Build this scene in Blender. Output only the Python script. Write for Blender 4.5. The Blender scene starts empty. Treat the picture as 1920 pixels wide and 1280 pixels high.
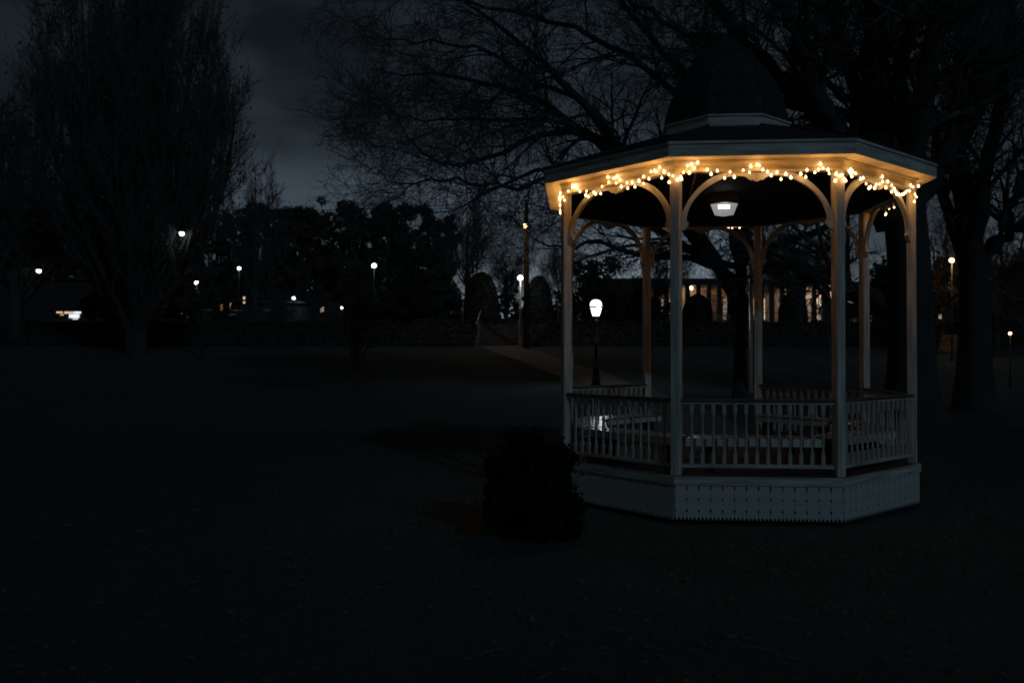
import bpy, math, random
import numpy as np
from math import sin, cos, tan, pi, radians as R

random.seed(7)
RNG = np.random.default_rng(11)
SC = bpy.context.scene
COL = SC.collection

# ------------------------------------------------------------------ camera
F_PX, HORIZON, CAM_Z = 1602.0, 656.0, 1.76
cam_data = bpy.data.cameras.new('camera')
cam = bpy.data.objects.new('camera', cam_data)
COL.objects.link(cam)
cam.location = (0, 0, CAM_Z)
cam.rotation_euler = (R(90) + math.atan((HORIZON - 640) / F_PX), 0, 0)
cam_data.sensor_width = 36
cam_data.lens = F_PX / 1920 * 36
cam_data.clip_start, cam_data.clip_end = 0.05, 3000
cam_data.dof.use_dof = True
cam_data.dof.focus_distance = 9.0
cam_data.dof.aperture_fstop = 2.2
SC.camera = cam

# ------------------------------------------------------------------ night sky
world = bpy.data.worlds.new('World')
SC.world = world
world.use_nodes = True
wt = world.node_tree
wt.nodes.clear()


def wn(t, **kw):
    n = wt.nodes.new(t)
    for k, v in kw.items():
        setattr(n, k, v)
    return n


def wmath(op, a, b=None, clamp=False):
    n = wn('ShaderNodeMath', operation=op, use_clamp=clamp)
    for i, s in enumerate((a, b)):
        if s is None:
            continue
        if isinstance(s, (int, float)):
            n.inputs[i].default_value = s
        else:
            wt.links.new(s, n.inputs[i])
    return n.outputs[0]


GLOW_AZ = R(7)
tc = wn('ShaderNodeTexCoord')
sep = wn('ShaderNodeSeparateXYZ')
wt.links.new(tc.outputs['Generated'], sep.inputs[0])
zc = wmath('MAXIMUM', sep.outputs['Z'], 0.0)
fall = wmath('EXPONENT', wmath('MULTIPLY', zc, -1 / 0.082))
dotx = wmath('MULTIPLY', sep.outputs['X'], sin(GLOW_AZ))
doty = wmath('MULTIPLY', sep.outputs['Y'], cos(GLOW_AZ))
azf = wmath('POWER', wmath('ADD', wmath('MULTIPLY', wmath('ADD', dotx, doty), 0.5), 0.5, True), 14.0)
glow = wmath('MULTIPLY', wmath('MULTIPLY', fall, wmath('ADD', wmath('MULTIPLY', azf, 0.9), 0.1)), 0.27)
wide = wmath('MULTIPLY', wmath('EXPONENT', wmath('MULTIPLY', zc, -1 / 0.15)), wmath('MULTIPLY', azf, 0.14))
lum = wmath('ADD', wmath('ADD', glow, wide), 0.0082)
mp = wn('ShaderNodeMapping')
mp.inputs['Scale'].default_value = (1.0, 1.0, 2.2)
mp.inputs['Location'].default_value = (7.5, 3.2, 0.4)
wt.links.new(tc.outputs['Generated'], mp.inputs[0])
nz = wn('ShaderNodeTexNoise')
nz.inputs['Scale'].default_value = 5.2
nz.inputs['Detail'].default_value = 5
nz.inputs['Roughness'].default_value = 0.42
wt.links.new(mp.outputs[0], nz.inputs['Vector'])
mr = wn('ShaderNodeMapRange')
mr.interpolation_type = 'SMOOTHSTEP'
for k, v in (('From Min', 0.36), ('From Max', 0.62), ('To Min', 0.50), ('To Max', 1.2)):
    mr.inputs[k].default_value = v
wt.links.new(nz.outputs[0], mr.inputs['Value'])
lum = wmath('MULTIPLY', lum, mr.outputs[0])
tint = wn('ShaderNodeVectorMath', operation='SCALE')
hue = wn('ShaderNodeMix', data_type='VECTOR')
hue.inputs[4].default_value = (0.70, 1.0, 1.30)
hue.inputs[5].default_value = (0.98, 1.0, 0.98)
wt.links.new(fall, hue.inputs[0])
wt.links.new(hue.outputs[1], tint.inputs[0])
wt.links.new(lum, tint.inputs['Scale'])
sky = wn('ShaderNodeTexSky')
sky.sky_type = 'NISHITA'
sky.sun_disc = False
sky.sun_elevation = R(-7)
sky.sun_rotation = GLOW_AZ
skys = wn('ShaderNodeVectorMath', operation='SCALE')
skys.inputs['Scale'].default_value = 0.05
wt.links.new(sky.outputs[0], skys.inputs[0])
tot = wn('ShaderNodeVectorMath', operation='ADD')
wt.links.new(tint.outputs[0], tot.inputs[0])
wt.links.new(skys.outputs[0], tot.inputs[1])
bg = wn('ShaderNodeBackground')
wt.links.new(tot.outputs[0], bg.inputs['Color'])
out = wn('ShaderNodeOutputWorld')
wt.links.new(bg.outputs[0], out.inputs['Surface'])

# ------------------------------------------------------------------ weak cool light from behind the camera (night "sun")
sun_d = bpy.data.lights.new('moon', 'SUN')
sun_d.energy = 0.142
sun_d.angle = R(1.2)
sun_d.color = (0.42, 0.74, 1.0)
sun = bpy.data.objects.new('moon', sun_d)
COL.objects.link(sun)
SUN_AZ, SUN_EL = R(28), R(28)      # to the right behind the camera
sun.rotation_euler = (R(90) - SUN_EL, 0, SUN_AZ)

vs = SC.view_settings
vs.view_transform = 'Standard'
vs.look = 'None'
vs.exposure = 0
vs.gamma = 1
vs.use_curve_mapping = False
SC.render.engine = 'CYCLES'
SC.cycles.use_denoising = True
SC.cycles.max_bounces = 4
SC.cycles.diffuse_bounces = 2
SC.cycles.glossy_bounces = 2
SC.cycles.transmission_bounces = 4
SC.cycles.caustics_reflective = False
SC.cycles.caustics_refractive = False
SC.cycles.sample_clamp_indirect = 3
SC.cycles.filter_width = 1.7
SC.cycles.use_adaptive_sampling = True
SC.cycles.adaptive_threshold = 0.02


# ------------------------------------------------------------------ materials
def mat(name, base, rough=0.7, var=0.25, scale=6.0, bump=0.0, bscale=None, stretch=(1, 1, 1), base2=None,
        metallic=0.0, spec=0.5, coords='Object'):
    m = bpy.data.materials.new(name)
    m.use_nodes = True
    nt = m.node_tree
    b = nt.nodes['Principled BSDF']
    b.inputs['Roughness'].default_value = rough
    b.inputs['Metallic'].default_value = metallic
    b.inputs['Specular IOR Level'].default_value = spec
    t = nt.nodes.new('ShaderNodeTexCoord')
    mpn = nt.nodes.new('ShaderNodeMapping')
    mpn.inputs['Scale'].default_value = stretch
    if coords == 'World':
        g = nt.nodes.new('ShaderNodeNewGeometry')
        nt.links.new(g.outputs['Position'], mpn.inputs[0])
    else:
        nt.links.new(t.outputs[coords], mpn.inputs[0])
    n = nt.nodes.new('ShaderNodeTexNoise')
    n.inputs['Scale'].default_value = scale
    n.inputs['Detail'].default_value = 6
    n.inputs['Roughness'].default_value = 0.6
    nt.links.new(mpn.outputs[0], n.inputs['Vector'])
    ramp = nt.nodes.new('ShaderNodeValToRGB')
    b2 = base2 or tuple(c * (1 - var) for c in base)
    b1 = base if base2 else tuple(min(1, c * (1 + var * 0.5)) for c in base)
    ramp.color_ramp.elements[0].position = 0.33
    ramp.color_ramp.elements[1].position = 0.68
    ramp.color_ramp.elements[0].color = (*b2, 1)
    ramp.color_ramp.elements[1].color = (*b1, 1)
    nt.links.new(n.outputs[0], ramp.inputs[0])
    nt.links.new(ramp.outputs[0], b.inputs['Base Color'])
    if bump:
        n2 = nt.nodes.new('ShaderNodeTexNoise')
        n2.inputs['Scale'].default_value = bscale or scale * 5
        n2.inputs['Detail'].default_value = 4
        nt.links.new(mpn.outputs[0], n2.inputs['Vector'])
        bp = nt.nodes.new('ShaderNodeBump')
        bp.inputs['Strength'].default_value = bump
        bp.inputs['Distance'].default_value = 0.01
        nt.links.new(n2.outputs[0], bp.inputs['Height'])
        nt.links.new(bp.outputs[0], b.inputs['Normal'])
    return m


def emis(name, color, strength, sample=True):
    m = bpy.data.materials.new(name)
    m.use_nodes = True
    nt = m.node_tree
    b = nt.nodes['Principled BSDF']
    b.inputs['Base Color'].default_value = (0.6, 0.58, 0.55, 1)
    b.inputs['Roughness'].default_value = 0.35
    b.inputs['Emission Color'].default_value = (*color, 1)
    b.inputs['Emission Strength'].default_value = strength
    if not sample:
        m.cycles.emission_sampling = 'NONE'
    return m


M = {}
M['paint'] = mat('weathered_white_paint', (0.74, 0.71, 0.66), 0.5, 0.30, 3.0, 0.12, 60, (1, 1, 1))
M['paint_h'] = mat('weathered_white_boards', (0.76, 0.70, 0.62), 0.55, 0.5, 3.2, 0.5, 30, (0.5, 0.5, 7))
M['paint_v'] = mat('white_post_paint', (0.76, 0.71, 0.64), 0.5, 0.45, 3.4, 0.4, 34, (6, 6, 0.4))
M['seat'] = mat('glossy_bench_paint', (0.24, 0.24, 0.235), 0.2, 0.3, 5.0, 0.25, 22, spec=0.07)
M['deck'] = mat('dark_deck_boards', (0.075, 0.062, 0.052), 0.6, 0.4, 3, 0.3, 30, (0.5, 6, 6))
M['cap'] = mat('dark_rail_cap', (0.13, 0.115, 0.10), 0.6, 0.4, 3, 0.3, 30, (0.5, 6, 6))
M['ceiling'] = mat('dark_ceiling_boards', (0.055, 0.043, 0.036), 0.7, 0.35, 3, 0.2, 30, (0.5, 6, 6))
M['shingle'] = mat('dark_roof_shingle', (0.045, 0.046, 0.05), 0.85, 0.5, 9, 0.5, 90)
M['spire'] = mat('slate_diamond_shingle', (0.027, 0.028, 0.031), 0.8, 0.3, 5, 0.4, 60)
M['earth'] = mat('crawl_space_earth', (0.03, 0.028, 0.025), 0.95, 0.3, 5)
M['bark'] = mat('bark', (0.055, 0.055, 0.054), 0.95, 0.35, 4, 0.6, 14, (1, 1, 0.3), coords='World')
M['creosote'] = mat('creosoted_wood', (0.022, 0.02, 0.018), 0.9, 0.3, 5)
M['twig'] = mat('twig_bark', (0.12, 0.12, 0.118), 0.95, 0.3, 3, coords='World')
M['leaf'] = mat('evergreen_leaf', (0.045, 0.06, 0.045), 0.75, 0.4, 2.5, coords='World', spec=0.1)
M['bushleaf'] = mat('dark_bush_leaf', (0.02, 0.026, 0.022), 0.8, 0.4, 2.5, coords='World', spec=0.05)
M['ivy'] = mat('bank_ivy', (0.055, 0.05, 0.042), 0.8, 0.5, 2.5, coords='World', spec=0.1)
M['dryleaf'] = mat('withered_leaf', (0.12, 0.105, 0.085), 0.9, 0.4, 2.5, coords='World', spec=0.1)
M['litter'] = mat('fallen_leaf', (0.20, 0.185, 0.165), 0.8, 0.4, 11, base2=(0.06, 0.06, 0.058), coords='World', spec=0.2)
M['grass'] = mat('winter_grass', (0.068, 0.092, 0.092), 0.9, 0.4, 2, base2=(0.058, 0.074, 0.076), coords='World', spec=0.1)
M['concrete'] = mat('path_concrete', (0.12, 0.115, 0.105), 0.85, 0.3, 1.2, 0.3, 30, coords='World')
M['step'] = mat('step_concrete', (0.075, 0.075, 0.075), 0.85, 0.3, 2, 0.3, 30, coords='World')
M['iron'] = mat('black_iron', (0.02, 0.021, 0.022), 0.28, 0.2, 8, 0.05, 40, metallic=0.3)
M['rail'] = mat('bare_steel_rail', (0.62, 0.50, 0.40), 0.5, 0.2, 8)
M['galv'] = mat('galvanised_pole', (0.78, 0.79, 0.80), 0.28, 0.18, 10, 0.03, 40, metallic=0.9)
M['tan'] = mat('tan_lamp_pole', (0.50, 0.40, 0.32), 0.5, 0.2, 8)
M['brick'] = mat('pink_brick', (0.50, 0.36, 0.28), 0.85, 0.3, 2.0, 0.4, 40)
M['stucco'] = mat('pale_stucco', (0.55, 0.47, 0.38), 0.85, 0.2, 1.2, 0.2, 30)
M['dark_wall'] = mat('dark_siding', (0.045, 0.042, 0.042), 0.8, 0.3, 2)
M['pillar'] = mat('dark_pillar', (0.06, 0.055, 0.05), 0.8, 0.3, 4)
M['roof'] = mat('flat_roof_edge', (0.05, 0.05, 0.052), 0.8, 0.3, 3)
M['wire'] = mat('string_light_wire', (0.42, 0.38, 0.32), 0.6, 0.2, 20)
M['cable'] = mat('power_cable', (0.02, 0.02, 0.02), 0.7, 0.1, 5)
M['housing'] = mat('lamp_housing_bronze', (0.20, 0.155, 0.125), 0.4, 0.25, 10)
M['stone'] = mat('low_wall_stone', (0.35, 0.29, 0.23), 0.85, 0.3, 3, 0.4, 20)
M['bulb'] = emis('warm_bulb', (1.0, 0.60, 0.26), 5.0, False)
M['cool'] = emis('cool_globe', (0.90, 0.97, 1.0), 7, False)
M['lantern'] = emis('lantern_glass', (0.92, 0.97, 1.0), 2.6, False)
M['warm'] = emis('sodium_globe', (1.0, 0.62, 0.28), 9, False)
M['glow_orange'] = emis('orange_lit_interior', (1.0, 0.42, 0.10), 0.55, False)
M['glow_cream'] = emis('cream_lit_interior', (1.0, 0.74, 0.50), 0.7, False)
M['glow_white'] = emis('white_lit_window', (0.93, 0.97, 1.0), 1.0, False)
M['glow_dim'] = emis('dim_lit_window', (1.0, 0.72, 0.50), 0.16, False)
M['led'] = emis('led_strip', (0.96, 1.0, 1.0), 2.2)


def lens_mat():
    m = bpy.data.materials.new('prismatic_lens')
    m.use_nodes = True
    b = m.node_tree.nodes['Principled BSDF']
    b.inputs['Base Color'].default_value = (0.85, 0.86, 0.85, 1)
    b.inputs['Roughness'].default_value = 0.38
    b.inputs['Transmission Weight'].default_value = 0.75
    b.inputs['IOR'].default_value = 1.15
    b.inputs['Emission Color'].default_value = (0.95, 1, 0.98, 1)
    b.inputs['Emission Strength'].default_value = 0.12
    m.cycles.emission_sampling = 'NONE'
    return m


M['lens'] = lens_mat()


# ------------------------------------------------------------------ mesh helpers
class MB:
    def __init__(s):
        s.v, s.f, s.sm = [], [], []

    def add(s, v, f, smooth=False):
        o = len(s.v)
        s.v.extend(tuple(map(float, p)) for p in v)
        s.f.extend(tuple(i + o for i in q) for q in f)
        s.sm.extend([smooth] * len(f))
        return s

    def box(s, x0, x1, y0, y1, z0, z1):
        v = [(x, y, z) for z in (z0, z1) for x, y in ((x0, y0), (x1, y0), (x1, y1), (x0, y1))]
        return s.add(v, [(3, 2, 1, 0), (4, 5, 6, 7), (0, 1, 5, 4), (1, 2, 6, 5), (2, 3, 7, 6), (3, 0, 4, 7)])

    def prism(s, poly, z0, z1):
        n = len(poly)
        v = [(x, y, z0) for x, y in poly] + [(x, y, z1) for x, y in poly]
        f = [tuple(reversed(range(n))), tuple(range(n, 2 * n))]
        f += [(i, (i + 1) % n, n + (i + 1) % n, n + i) for i in range(n)]
        return s.add(v, f)

    def slab(s, poly, y0, y1):
        """polygon in the x-z plane, extruded along y"""
        n = len(poly)
        v = [(x, y0, z) for x, z in poly] + [(x, y1, z) for x, z in poly]
        f = [tuple(range(n)), tuple(reversed(range(n, 2 * n)))]
        f += [((i + 1) % n, i, n + i, n + (i + 1) % n) for i in range(n)]
        return s.add(v, f)

    def lathe(s, prof, n=16, c=(0, 0), a0=0.0, smooth=True):
        v, f = [], []
        for r, z in prof:
            for i in range(n):
                a = a0 + 2 * pi * i / n
                v.append((c[0] + r * cos(a), c[1] + r * sin(a), z))
        for j in range(len(prof) - 1):
            for i in range(n):
                k = (i + 1) % n
                f.append((j * n + i, j * n + k, (j + 1) * n + k, (j + 1) * n + i))
        s.add(v, f, smooth)
        m = len(prof) - 1
        o = len(s.v) - len(v)
        s.f.append(tuple(o + i for i in reversed(range(n))))
        s.f.append(tuple(o + m * n + i for i in range(n)))
        s.sm += [False, False]
        return s

    def tube(s, pts, r, n=6):
        pts = [np.array(p, float) for p in pts]
        v, f = [], []
        for i, p in enumerate(pts):
            d = pts[min(i + 1, len(pts) - 1)] - pts[max(i - 1, 0)]
            d /= np.linalg.norm(d) + 1e-9
            ref = np.array((0, 0, 1.0)) if abs(d[2]) < 0.9 else np.array((1.0, 0, 0))
            a = np.cross(d, ref)
            a /= np.linalg.norm(a)
            b = np.cross(d, a)
            rr = r[i] if isinstance(r, (list, tuple)) else r
            for k in range(n):
                t = 2 * pi * k / n
                v.append(p + rr * (cos(t) * a + sin(t) * b))
        for i in range(len(pts) - 1):
            for k in range(n):
                q = (k + 1) % n
                f.append((i * n + k, i * n + q, (i + 1) * n + q, (i + 1) * n + k))
        f.append(tuple(range(n)))
        f.append(tuple((len(pts) - 1) * n + k for k in reversed(range(n))))
        return s.add(v, f, True)

    def mesh(s, name, m):
        me = bpy.data.meshes.new(name)
        me.from_pydata(s.v, [], s.f)
        me.polygons.foreach_set('use_smooth', s.sm)
        me.materials.append(m)
        me.update()
        return me

    def build(s, name, m, parent=None, loc=(0, 0, 0), rz=0.0):
        return link(name, s.mesh(name, m), parent, loc, rz)


def link(name, me, parent=None, loc=(0, 0, 0), rz=0.0):
    o = bpy.data.objects.new(name, me)
    COL.objects.link(o)
    o.location = loc
    o.rotation_euler = (0, 0, rz)
    o.parent = parent
    return o


def thing(name, label, cat, loc=(0, 0, 0), rz=0.0, group=None):
    o = link(name, None, None, loc, rz)
    return tag(o, label, cat, group)


def tag(o, label, cat, group=None):
    o['label'] = label
    o['category'] = cat
    if group:
        o['group'] = group
    return o


def structure(o):
    o['kind'] = 'structure'
    return o


def np_mesh(name, verts, quads, m, parent=None, loc=(0, 0, 0), smooth=False, k=4):
    me = bpy.data.meshes.new(name)
    verts = np.asarray(verts, np.float32).reshape(-1, 3)
    quads = np.asarray(quads, np.int32).reshape(-1, k)
    me.vertices.add(len(verts))
    me.vertices.foreach_set('co', verts.ravel())
    me.loops.add(quads.size)
    me.loops.foreach_set('vertex_index', quads.ravel())
    me.polygons.add(len(quads))
    me.polygons.foreach_set('loop_start', np.arange(0, quads.size, k, dtype=np.int32))
    if smooth:
        me.polygons.foreach_set('use_smooth', np.ones(len(quads), bool))
    me.materials.append(m)
    me.update(calc_edges=True)
    return link(name, me, parent, loc)


# ------------------------------------------------------------------ terrain
TY = [-30, 12, 20, 30, 45.0, 48.3, 75, 110, 200, 900]
TZ = [0, 0, 0.12, 0.45, 1.98, 3.2, 4.05, 5.74, 8.5, 20]


def ground_z(x, y):
    return np.interp(y, TY, TZ)


def at(px, py, Y):
    """a point seen at pixel (px, py) of the 1920 px photograph, Y metres away"""
    return np.array(((px - 960) / F_PX * Y, Y, CAM_Z + (HORIZON - py) / F_PX * Y))


def on_ground(px, Y):
    return ((px - 960) / F_PX * Y, Y, float(ground_z(0, Y)))


gx = np.concatenate([np.linspace(-900, -60, 14), np.linspace(-56, 56, 90), np.linspace(60, 900, 14)])
gy = np.concatenate([np.linspace(-30, 0, 8), np.linspace(0.6, 60, 120), np.linspace(62, 130, 30), np.linspace(140, 900, 14)])
X, Y = np.meshgrid(gx, gy)
Z = ground_z(X, Y) + 0.012 * np.sin(X * 1.7 + 0.6 * Y) * np.cos(Y * 1.3 - 0.4 * X) * (np.abs(X) < 50)
i = np.arange(len(gy) - 1)[:, None] * len(gx) + np.arange(len(gx) - 1)[None, :]
q = np.stack([i, i + 1, i + 1 + len(gx), i + len(gx)], -1)
M['lawn'] = mat('winter_lawn', (0.068, 0.090, 0.098), 0.95, 0.5, 0.9, 0.3, 18, base2=(0.060, 0.077, 0.082), coords='World', spec=0.1)
ground = structure(np_mesh('ground', np.stack([X, Y, Z], -1), q, M['lawn'], smooth=True))

# path from the stairs to the back entrance of the gazebo
pp = np.array([(-0.75, 45.0), (-0.3, 43), (0.7, 40), (1.9, 36), (2.9, 32.6), (3.7, 28), (4.1, 22), (3.7, 17), (2.95, 13.2)])
tt = np.linspace(0, len(pp) - 1, 70)
px_ = np.interp(tt, range(len(pp)), pp[:, 0])
py_ = np.interp(tt, range(len(pp)), pp[:, 1])
ker = np.ones(7) / 7
pxs = np.convolve(np.pad(px_, 3, 'edge'), ker, 'valid')
pys = np.convolve(np.pad(py_, 3, 'edge'), ker, 'valid')
dx, dy = np.gradient(pxs), np.gradient(pys)
ln = np.hypot(dx, dy)
nx, ny = -dy / ln, dx / ln
pv = []
for sgn in (-1.05, -0.35, 0.35, 1.05):
    xx, yy = pxs + nx * sgn, pys + ny * sgn
    pv.append(np.stack([xx, yy, ground_z(xx, yy) + 0.03], -1))
pv = np.stack(pv, 1)
i = np.arange(len(tt) - 1)[:, None] * 4 + np.arange(3)[None, :]
q = np.stack([i, i + 1, i + 5, i + 4], -1)
structure(np_mesh('path', pv, q, M['concrete']))

# ------------------------------------------------------------------ gazebo
GX, GY, TH = 2.629, 10.571, R(-4.584)
RP = 2.1
T8 = tan(R(22.5))
AP = RP * cos(R(22.5))                 # apothem through the post centres (1.940)
DECK, BEAM0, SOFF = 0.495, 3.557, 3.683
gaz = thing('gazebo', 'white octagonal wooden gazebo with pointed roof and arched brackets, hung with string lights', 'gazebo', (GX, GY, 0), TH)
FA = [R(-45 + 45 * k) for k in range(8)]       # face directions, 1 = front


def mitre(d0, d1, z0, z1, ext=0.0):
    """one side of an octagonal ring, in face coordinates (x along the face, -y outwards)"""
    a, b = T8 * d0 + ext, T8 * d1 + ext
    return [(-b, -d1), (b, -d1), (a, -d0), (-a, -d0)], z0, z1


def ring(name, m, d0, d1, z0, z1, faces=range(8), parent=gaz):
    me = MB().prism(*mitre(d0, d1, z0, z1, -0.0012)).mesh(name, m)
    return [link(name, me, parent, rz=FA[k]) for k in faces]


def octagon_boards(name, m, apothem, width, gap, z0, z1, parent):
    """boards running along x, cut to the octagon"""
    Rc = apothem / cos(R(22.5))
    out_ = []
    n = int(2 * apothem / width)
    w = 2 * apothem / n
    half = lambda y: min(apothem, Rc * sin(R(67.5)) + Rc * cos(R(67.5)) - abs(y)) if abs(y) > Rc * sin(R(22.5)) else apothem
    for j in range(n):
        y0, y1 = -apothem + j * w + gap / 2, -apothem + (j + 1) * w - gap / 2
        ys = [y0] + [s for s in (-Rc * sin(R(22.5)), Rc * sin(R(22.5))) if y0 < s < y1] + [y1]
        poly = [(half(y), y) for y in ys] + [(-half(y), y) for y in reversed(ys)]
        dz = random.uniform(-0.0012, 0.0012)
        out_.append(MB().prism(poly, z0 + dz, z1 + dz).build(name, m, parent))
    return out_


# base
MB().lathe([(1.90, -0.02), (1.90, 0.36)], 8, a0=R(22.5), smooth=False).build('foundation', M['earth'], gaz)
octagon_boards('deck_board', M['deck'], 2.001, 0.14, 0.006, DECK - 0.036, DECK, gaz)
rims = ring('rim_board', M['paint_h'], 2.002, 2.024, 0.402, 0.488)
# jigsaw-cut skirt boards: half diamonds and half drops along both edges, three teeth below
NB = 14
SW = 2 * T8 * 1.998 / NB
hw = SW / 2 - 0.0011
edge = [(hw, 0.402), (hw, 0.398), (hw - 0.008, 0.388), (hw - 0.004, 0.380), (hw - 0.009, 0.366), (hw, 0.350),
        (hw, 0.271), (hw - 0.011, 0.258), (hw, 0.245), (hw, 0.162), (hw - 0.011, 0.142), (hw, 0.120), (hw, 0.050)]
teeth = []
tw = SW / 3
for j in (1, 0, -1):
    c = j * tw
    teeth += [(c + tw / 2 - 0.0016 if j == 1 else c + tw / 2, 0.086), (c, 0.044)]
teeth.append((-hw, 0.086))
edge[-1] = (hw, 0.0865)
poly = edge + teeth[1:-1] + [(-x, z) for x, z in reversed(edge)]
skirt_me = MB().slab(poly, -0.010, 0.010).mesh('skirt_board', M['paint'])
for k in range(8):
    for j in range(NB):
        o = link('skirt_board', skirt_me, rims[k], (-T8 * 1.998 + (j + 0.5) * SW, -1.998 - random.uniform(0, 0.003), 0))

# posts, radially turned squares with chamfered edges
h, c = 0.05, 0.008
pprof = [(-h + c, -h), (h - c, -h), (h, -h + c), (h, h - c), (h - c, h), (-h + c, h), (-h, h - c), (-h, -h + c)]
post_me = MB().prism(pprof, DECK + 0.001, BEAM0 + 0.004).mesh('post', M['paint_v'])
foot_me = MB().prism([(x * 1.12, y * 1.12) for x, y in pprof], DECK + 0.001, DECK + 0.02).mesh('post_foot', M['paint'])
for k in range(8):
    a = R(-67.5 + 45 * k)
    p = link('post', post_me, gaz, (RP * sin(a), -RP * cos(a), 0), a)

# frieze beam, mouldings, soffit, fascia
ring('frieze_beam', M['paint_h'], 1.893, 1.990, BEAM0, SOFF)
ring('moulding', M['paint_h'], 1.992, 2.008, SOFF - 0.024, SOFF - 0.001)
ring('moulding', M['paint_h'], 1.992, 1.999, BEAM0 + 0.002, BEAM0 + 0.016)
ring('soffit_board', M['paint_h'], 1.993, 2.100, SOFF, SOFF + 0.016)
ring('soffit_board', M['paint_h'], 2.104, 2.159, SOFF - 0.003, SOFF + 0.013)
ring('fascia_board', M['paint_h'], 2.160, 2.182, SOFF - 0.006, 3.832)
ring('drip_edge', M['paint_h'], 2.1825, 2.196, 3.800, 3.832)
ring('inner_darkening_ring', M['ceiling'], 1.878, 1.892, BEAM0 + 0.002, SOFF)  # dark ring added to darken the inner faces of the beams
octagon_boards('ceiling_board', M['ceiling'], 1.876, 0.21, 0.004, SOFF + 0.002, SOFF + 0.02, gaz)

# arched brackets: half arch with a curl at the post and half a scalloped pendant at the middle
inner = [(0.752, -0.592), (0.722, -0.575), (0.700, -0.551), (0.682, -0.532), (0.676, -0.512), (0.684, -0.498), (0.700, -0.490), (0.697, -0.450),
         (0.688, -0.405), (0.670, -0.355), (0.646, -0.308), (0.608, -0.252), (0.562, -0.201), (0.508, -0.156),
         (0.448, -0.118), (0.388, -0.084), (0.327, -0.057), (0.27, -0.042), (0.22, -0.0365), (0.17, -0.036), (0.137, -0.039),
         (0.112, -0.046), (0.091, -0.058), (0.072, -0.074), (0.053, -0.0836), (0.042, -0.078), (0.030, -0.081),
         (0.024, -0.090), (0.012, -0.094), (0.0015, -0.095)]
outer = [(0.0015, -0.002), (0.327, -0.002), (0.388, -0.020), (0.44, -0.046), (0.494, -0.078), (0.54, -0.114), (0.585, -0.155), (0.625, -0.2), (0.661, -0.247),
         (0.69, -0.292), (0.714, -0.338), (0.734, -0.382), (0.752, -0.43)]


def arch_strip(sgn):
    """quads between the inner and the outer curve, 45 mm thick"""
    def resample(P, n):
        P = np.array(P)
        s_ = np.concatenate([[0], np.cumsum(np.hypot(*np.diff(P, axis=0).T))])
        t_ = np.linspace(0, s_[-1], n)
        return np.stack([np.interp(t_, s_, P[:, 0]), np.interp(t_, s_, P[:, 1])], -1)
    I = np.array(inner)
    O = np.array(list(reversed(outer)))
    si = np.concatenate([[0], np.cumsum(np.hypot(*np.diff(I, axis=0).T))])
    so = np.concatenate([[0], np.cumsum(np.hypot(*np.diff(O, axis=0).T))])
    t = si / si[-1]
    tO = np.interp(t, [0, 0.16, 0.62, 1], [0, 0.02, 0.62, 1]) * so[-1]
    OO = np.stack([np.interp(tO, so, O[:, 0]), np.interp(tO, so, O[:, 1])], -1)
    n = len(I)
    v, f = [], []
    for y in (-0.023, 0.023):
        v += [(sgn * x, y, BEAM0 + z) for x, z in I] + [(sgn * x, y, BEAM0 + z) for x, z in OO]
    for j in range(n - 1):
        a, b, c_, d = j, j + 1, n + j + 1, n + j
        f += [(a, b, c_, d), (2 * n + d, 2 * n + c_, 2 * n + b, 2 * n + a),
              (b, a, 2 * n + a, 2 * n + b), (d, c_, 2 * n + c_, 2 * n + d)]
    f += [(0, n, 3 * n, 2 * n), (n - 1, 3 * n - 1, 4 * n - 1, 2 * n - 1)]
    return MB().add(v, f)


br = {s: arch_strip(s).mesh('arch_bracket', M['paint']) for s in (-1, 1)}
for k in range(8):
    for s in (-1, 1):
        n_ = FA[k]
        link('arch_bracket', br[s], gaz, (AP * sin(n_), -AP * cos(n_), 0), n_)

# railings on every side but the back one (the entrance)
hwid = RP * sin(R(22.5)) - 0.045
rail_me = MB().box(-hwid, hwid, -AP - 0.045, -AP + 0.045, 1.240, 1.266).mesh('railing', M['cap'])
sub_me = MB().box(-hwid, hwid, -AP - 0.024, -AP + 0.024, 1.212, 1.2395).mesh('top_rail', M['paint_h'])
low_me = MB().box(-hwid, hwid, -AP - 0.024, -AP + 0.024, 0.572, 0.606).mesh('bottom_rail', M['paint_h'])
b = MB().box(-0.0175, 0.0175, -0.0175, 0.0175, 0.606, 0.72)
b.box(-0.0175, 0.0175, -0.0175, 0.0175, 1.11, 1.216)
b.lathe([(0.016, 0.721), (0.010, 0.735), (0.0155, 0.748), (0.009, 0.76), (0.0105, 0.80), (0.0145, 0.87), (0.015, 0.90),
         (0.0125, 0.96), (0.0095, 1.04), (0.009, 1.065), (0.0155, 1.078), (0.010, 1.092), (0.0165, 1.109)], 8)
bal_me = b.mesh('baluster', M['paint_v'])
NBAL = 13
for k in range(8):
    if k == 5:
        continue
    r_ = link('railing', rail_me, gaz, rz=FA[k])
    link('bottom_rail', low_me, r_)
    link('top_rail', sub_me, r_)
    for j in range(NBAL):
        link('baluster', bal_me, r_, ((j - (NBAL - 1) / 2) * 0.1085, -AP, 0))

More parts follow.
